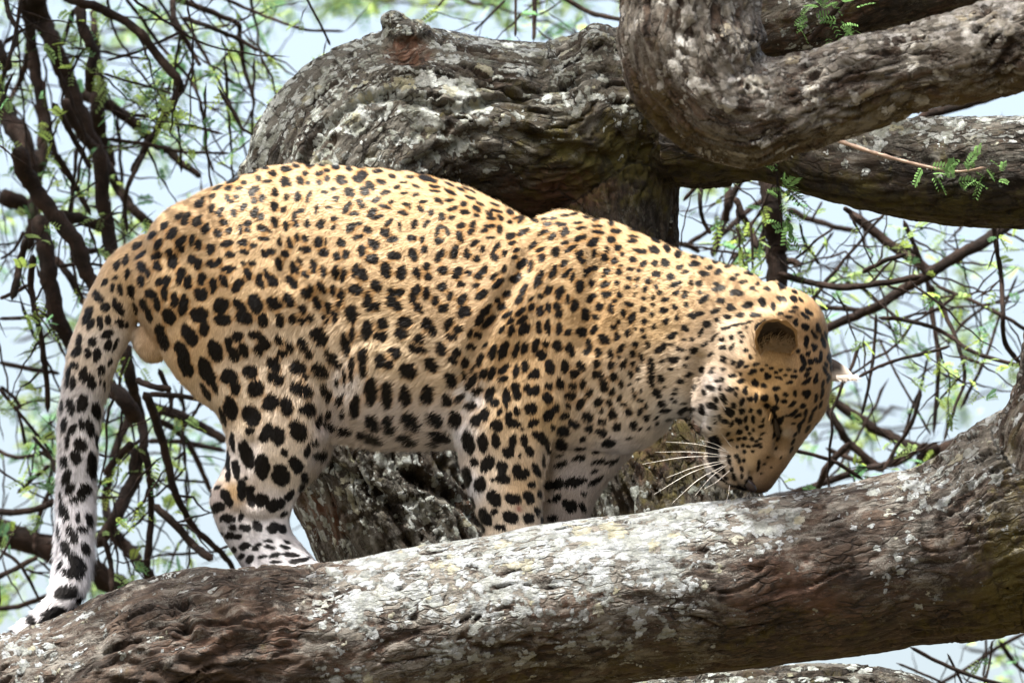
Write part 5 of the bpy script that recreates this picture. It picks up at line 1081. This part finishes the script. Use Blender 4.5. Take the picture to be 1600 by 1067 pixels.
class Wood:
    """collects tapered, knobbly tubes into one mesh"""
    def __init__(self): self.v, self.q, self.k = [], [], 0
    def add(self, P, r0, r1, nc=6, knob=0.18, seed=0):
        P = np.asarray(P, float); n = len(P)
        T = np.gradient(P, axis=0); T /= np.linalg.norm(T, axis=1)[:, None] + 1e-9
        A = np.cross(T, (0.1, 0.15, 1.0)); A /= np.linalg.norm(A, axis=1)[:, None] + 1e-9
        B = np.cross(T, A)
        t = np.linspace(0, 2 * pi, nc, endpoint=False)
        r = np.linspace(r0, r1, n)[:, None] * (1 + knob * rng.normal(0, 1, (n, 1))) * (1 + 0.6 * knob * rng.normal(0, 1, (n, nc)))
        r = np.maximum(r, 0.3 * min(r0, r1))
        r[-1] *= 0.12; r[0] *= 0.12
        v = P[:, None] + r[:, :, None] * (np.cos(t)[None, :, None] * A[:, None] + np.sin(t)[None, :, None] * B[:, None])
        self.v.append(v.reshape(-1, 3)); self.q.append(grid_quads(n, nc) + self.k); self.k += n * nc
    def build(self, name, mat, parent):
        return link_mesh(name, np.vstack(self.v), np.vstack(self.q), None, mat, parent)

class Leaves:
    def __init__(self): self.v, self.t, self.c, self.k = [], [], [], 0
    def spray(self, p, an, size, tone):
        """one feathery twice-pinnate leaf: paired pinnae on a stalk, each a row of tiny leaflets"""
        up = rng.normal(0, .35)
        ax = np.array((cos(an), sin(an), rng.normal(0, .5))); ax /= np.linalg.norm(ax)
        nn = np.array((rng.normal(0, .5), -1 + rng.normal(0, .3), rng.normal(0, .7))); sd = np.cross(ax, nn); sd /= np.linalg.norm(sd)
        npn = int(rng.integers(5, 8))
        for i in range(npn):
            s = (i + .6) / npn
            base = p + ax * size * s + np.array((0, 6 * s * s, 0))
            for sg in (-1, 1):
                d = ax * .55 + sd * sg; d /= np.linalg.norm(d)
                ln = size * .42 * (1 - .5 * abs(s - .45)) * rng.uniform(.8, 1.15)
                w = np.cross(d, nn); w /= np.linalg.norm(w); w = w * ln * .17
                m1 = base + d * ln * .3 + w; m2 = base + d * ln * .3 - w; e1 = base + d * ln * .8 + w * .85; e2 = base + d * ln * .8 - w * .85; tp = base + d * ln
                self.v.append(np.stack((base, m1, e1, tp, e2, m2)))
                k = self.k
                self.t.append(((k, k + 1, k + 5), (k + 1, k + 2, k + 4), (k + 1, k + 4, k + 5), (k + 2, k + 3, k + 4)))
                self.c.append(np.tile(tone * rng.uniform(.8, 1.2), (6, 1))); self.k += 6
    def build(self, name, mat, parent):
        o = link_mesh(name, np.vstack(self.v), None, np.vstack(self.t), mat, parent, smooth=False)
        attr_col(o, 'tint', np.vstack(self.c)); o['kind'] = 'stuff'
        return o

def tone():
    g = rng.random()
    if g < .45: return np.array((1.0, 1.0, 1.0)) * rng.uniform(.7, 1.2)
    if g < .75: return np.array((1.35, 1.25, .8)) * rng.uniform(.8, 1.2)
    return np.array((.6, .85, 1.1)) * rng.uniform(.7, 1.1)

def zigzag(p, an, length, step, d, curl=0.0, zz=0.15):
    P = [np.array((p[0], p[1], d), float)]; s = 1
    n = max(3, int(length / step))
    for i in range(n):
        a = an + s * zz * rng.uniform(.5, 1.2); s = -s; an += curl + (rng.normal(0, .05) if rng.random() < .85 else rng.normal(0, .5))
        P.append(P[-1] + np.array((cos(a), sin(a), rng.normal(0, .35))) * step * rng.uniform(.7, 1.3))
    return np.array(P)

def build_tree(zone, name, label, dlo, dhi, region, n_twig, n_bough, leaf_rate):
    root = bpy.data.objects.new(name, None); col.objects.link(root)
    root.location = tuple(VV(np.array(((region[0][0], 1500, 1500),), float))[0])
    tag(root, label, 'tree', 'thin branched trees behind the leopard')
    inv = -np.array(root.location)
    twig = Wood(); lv = Leaves(); paths = []
    cur = None
    objs = []
    for line in BR.strip().split('\n'):
        if line[0].isalpha():
            z, ox, oy, sc = line.split(); cur = (z, float(ox), float(oy), float(sc)); continue
        if cur[0] != zone: continue
        f = [float(t) for t in line.split()]
        xy = np.array(f[2:]).reshape(-1, 2) / cur[3] + np.array(cur[1:3])
        d = rng.uniform(dlo, dhi); k = D0 / (D0 + d / 1000.0)
        dd = d + np.cumsum(rng.normal(0, 25, len(xy)))
        kk = (D0 + dd / 1000.0) / D0
        P = catmull(np.column_stack((xy, dd)), 7)
        amp = 0.35 * max(f[0], 2)
        P[:, :2] += (np.stack((vnoise(P / 16 + d, 401), vnoise(P / 16 + d, 402)), -1) - .5) * amp * 1.6
        g_ = 1.08 if zone == 'L' else 1.05
        wd = Wood(); wd.add(P, f[0] * g_, f[1] * g_, 10 if f[0] > 5 else 7, 0.06)
        # knots and stubs along the branch
        for i in range(2, len(P) - 2, 2):
            if rng.random() < .55:
                a = rng.uniform(0, 2 * pi); rr = f[0] * rng.uniform(.9, 1.5) + 1.5
                wd.add(np.stack((P[i], P[i] + np.array((cos(a), sin(a), rng.normal(0, .4))) * rr)), max(.8, f[0] * .35), max(.5, f[0] * .18), 5, 0.05)
        o = wd.build('branch', m_br, root); objs.append(o)
        paths.append((P, f[0], d))
    def dress(P, r, d, p_leaf, size=(14, 30)):
        for i in range(1, len(P)):
            if rng.random() < .7:      # spur knots
                a = rng.uniform(0, 2 * pi)
                twig.add(np.stack((P[i], P[i] + np.array((cos(a), sin(a), 0)) * (r + rng.uniform(1.5, 3.5)))), r * .9, r * .4, 4, .05)
            if rng.random() < p_leaf:
                for k in range(int(rng.integers(1, 4))):
                    lv.spray(P[i] + rng.normal(0, 2, 3), rng.uniform(0, 2 * pi), rng.uniform(*size), tone())
    for P, r, d in paths:
        for k in range(int(rng.poisson(1.3 * len(P) / 14))):
            i = rng.integers(1, len(P)); t = P[i] - P[i - 1]
            an = math.atan2(t[1], t[0]) + rng.choice((-1, 1)) * rng.uniform(.4, 1.2)
            Z = zigzag(P[i], an, rng.uniform(50, 190), rng.uniform(13, 22), P[i, 2] + rng.normal(0, 60), rng.normal(0, .03))
            rr = min(2.4, r * .5); twig.add(Z, rr, .7, 5, .16); dress(Z, 1.0, d, leaf_rate * .5)
    tot = sum(a[4] for a in region)
    for kind, n in (('twig', n_twig), ('bough', n_bough)):
        for k in range(n):
            u = rng.random() * tot; a = None
            for a in region:
                u -= a[4]
                if u <= 0: break
            x, y = rng.uniform(a[0], a[1]), rng.uniform(a[2], a[3])
            if kind == 'twig':
                Z = zigzag((x, y), rng.choice((rng.uniform(-.5, .5), rng.uniform(1.1, 2.0), rng.uniform(0, 2 * pi))), rng.uniform(70, 260), rng.uniform(11, 20), rng.uniform(dlo, dhi + 1500), rng.normal(0, .02))
                if rng.random() < .3:      # a stouter bare stem, mostly hanging steeply
                    Z = zigzag((x, y - 150), rng.normal(1.45, .35) if zone == 'L' else rng.uniform(0, 2 * pi), rng.uniform(200, 480), rng.uniform(18, 30), rng.uniform(dlo, dhi), rng.normal(0, .02), .10)
                    twig.add(Z, rng.uniform(1.8, 3.6), 1.2, 6, .1); dress(Z, 2.2, 0, leaf_rate * .15)
                    continue
                twig.add(Z, rng.uniform(1.0, 1.9), .7, 5, .16); dress(Z, 1.0, 0, leaf_rate * .35)
            else:                       # farther flat layers of foliage
                an = rng.choice((0, pi)) + rng.normal(0, .16); d = rng.uniform(dhi + 1000, dhi + 5000)
                Z = zigzag((x, y), an, rng.uniform(160, 360), rng.uniform(18, 28), d, rng.normal(0, .015), .16)
                twig.add(Z, rng.uniform(2.0, 4.0), 1.2, 5, .14)
                for i in range(1, len(Z)):
                    if rng.random() < leaf_rate:
                        Y = zigzag(Z[i], an + rng.normal(0, .7), rng.uniform(25, 70), 11, Z[i, 2] + rng.normal(0, 60)); twig.add(Y, 1.2, .7, 4, .1)
                        for j in range(len(Y)):
                            for q in range(2): lv.spray(Y[j] + rng.normal(0, 6, 3), rng.uniform(0, 2 * pi), rng.uniform(16, 34), tone())
    t = twig.build('twig', m_br, root); t['kind'] = 'stuff'; objs.append(t)
    objs.append(lv.build('foliage', M_LEAF, root))
    for o in objs: o.location = tuple(inv)
    return root

rng = np.random.default_rng(77)
build_tree('L', 'acacia_tree', 'dark crowded drooping branches with small leaves at the left, behind the tail', 1100, 2300,
           [(-60, 420, -20, 330, 3.0), (-60, 200, 330, 980, 2.4), (170, 350, 560, 900, 1.2)], 120, 22, .45)
rng = np.random.default_rng(78)
build_tree('R', 'acacia_tree', 'open dark twigs against the bright sky at the right, behind the head', 1000, 2400,
           [(1050, 1240, 240, 400, 1.0), (1230, 1640, 330, 520, 1.2), (1300, 1640, 520, 760, 1.4), (1200, 1420, 640, 780, 1.0), (1400, 1640, 1000, 1080, .8)], 110, 11, .4)
build_tree('T', 'acacia_tree', 'few thin leafy twigs at the top edge above the arch of the trunk', 1200, 2200,
           [(420, 560, -30, 30, 1.0), (620, 960, -40, 20, 1.4)], 12, 9, .5)

# ---- small sprouts on the near limbs
def sprout(name, label, pts, r0, tufts, parent=None, cat='twig', mat=None):
    w = Wood(); P = catmull(np.array(pts, float), 8); w.add(P, r0, r0 * .45, 8, .12)
    for i in range(2, len(P), 2):
        a = rng.choice((-1, 1)) * pi / 2 + rng.normal(0, .4); w.add(np.stack((P[i], P[i] + np.array((cos(a), sin(a), 0)) * (r0 + 2))), r0 * .7, r0 * .4, 5, .05)
    o = w.build(name, mat or m_br, parent)
    tag(o, label, cat)
    lv = Leaves()
    for (x, y, d, sx, sy, n, sz) in tufts:
        for k in range(n):
            lv.spray(np.array((x + rng.normal(0, sx), y + rng.normal(0, sy), d + rng.normal(0, 14))), rng.uniform(0, 2 * pi), rng.uniform(*sz), np.array((.75, .95, .9)) * rng.uniform(.7, 1.1))
    lv.build('foliage', M_LEAF, o)
    return o
m_tw, N, L, b = mat_new('pale_twig_bark', 0.85, 0.2); b.inputs['Base Color'].default_value = (.28, .21, .17, 1)
sprout('twig', 'pale pinkish twig with a green leaf tuft in front of the right hand side limb', [(1305, 218, 120), (1350, 234, 116), (1420, 254, 112), (1490, 268, 108), (1540, 262, 106)], 3.6,
       [(1470, 276, 105, 14, 10, 9, (18, 30)), (1520, 268, 100, 16, 14, 12, (18, 32)), (1560, 280, 104, 10, 8, 5, (14, 24))], mat=m_tw)
sprout('twig', 'green sprout hanging below the bent bough, before the dark upright stem', [(1205, 225, 260), (1212, 260, 258), (1216, 300, 256), (1222, 360, 256)], 3.0,
       [(1214, 240, 250, 12, 14, 8, (20, 36)), (1222, 300, 250, 10, 24, 12, (22, 40)), (1232, 350, 250, 8, 16, 7, (18, 34))])
sprout('twig', 'small green tuft in the fork at the very top, right of the bent bough', [(1262, 66, 120), (1285, 40, 110), (1320, 0, 100), (1340, -30, 100)], 5.0,
       [(1255, 40, 110, 10, 8, 6, (18, 30)), (1310, 38, 100, 18, 8, 10, (20, 34)), (1300, 10, 100, 20, 8, 8, (20, 34))])

# ---- added unseen crown, above the picture: boughs with leaves placed towards the sun to shade trunk, bough and limb
SV = np.array((-0.22, -0.96, -0.16)); SV /= np.linalg.norm(SV)      # towards the sun in picture millimetres
SHADE = [  # x0, x1, y0, y1, d0, d1, number
    (360, 1060, 40, 330, 330, 640, 300), (960, 1640, -20, 220, -1000, -800, 150), (1180, 1640, 190, 330, 120, 340, 80), (1150, 1600, -30, 60, 240, 380, 120),
    (90, 230, 430, 920, -110, -10, 110), (180, 300, 330, 520, -140, 0, 24), (140, 470, 890, 960, -300, 0, 130), (1205, 1330, 760, 860, -320, 0, 70), (1480, 1600, 640, 760, -300, -50, 60),
    (1120, 1290, 560, 720, -220, -100, 14), (-100, 420, 0, 900, 900, 2300, 700)]
rng = np.random.default_rng(21)
cw = Wood(); clv = Leaves(); ends = []
for x0, x1, y0, y1, d0, d1, n in SHADE:
    for k in range(n):
        t = np.array((rng.uniform(x0, x1), rng.uniform(y0, y1), rng.uniform(d0, d1)))
        h = rng.uniform(950, 1700)
        q = t + SV * h
        if q[1] > -160: q = t + SV * (h + (q[1] + 160) / .96)
        hits = [q - SV * ((q[1] - yy) / SV[1]) for yy in (270, 350, 430, 520)]
        if any(210 < w[0] < 1330 and -260 < w[2] < 140 for w in hits) and not (x0 == 180 or x0 == 1120): continue
        clv.spray(q, rng.uniform(0, 2 * pi), rng.uniform(60, 105), tone())
        if k % 4 == 0: ends.append(q)
ends = np.array(ends)
hubs = [np.array((1080, -520, -900.)), np.array((700, -560, 480.)), np.array((150, -640, 460.)), np.array((1500, -600, 420.)), np.array((-100, -700, 1300.))]
cw.add(catmull(np.array(((1060, -500, -900.), (1075, -620, -900.), (1050, -800, -900.))), 8), 70, 30, 10, .06)
cw.add(catmull(np.array(((2150, -160, 310.), (1850, -430, 400.), (1500, -600, 420.), (1100, -600, 460.), (700, -560, 480.), (150, -640, 460.))), 8), 58, 16, 10, .06)
cw.add(catmull(np.array(((300, -620, 470.), (50, -640, 900.), (-100, -700, 1300.))), 8), 18, 10, 8, .06)
for q in ends:
    hb = hubs[int(np.argmin([np.linalg.norm(q - h) for h in hubs]))]
    mid = (q + hb) / 2 + rng.normal(0, 60, 3)
    if mid[1] > -90 or q[1] > -100: continue
    cw.add(catmull(np.stack((hb, mid, q)), 5), 6, 1.5, 5, .1)
cw.build('bough', m_br, la)
clv.build('shade_crown', M_LEAF, la)
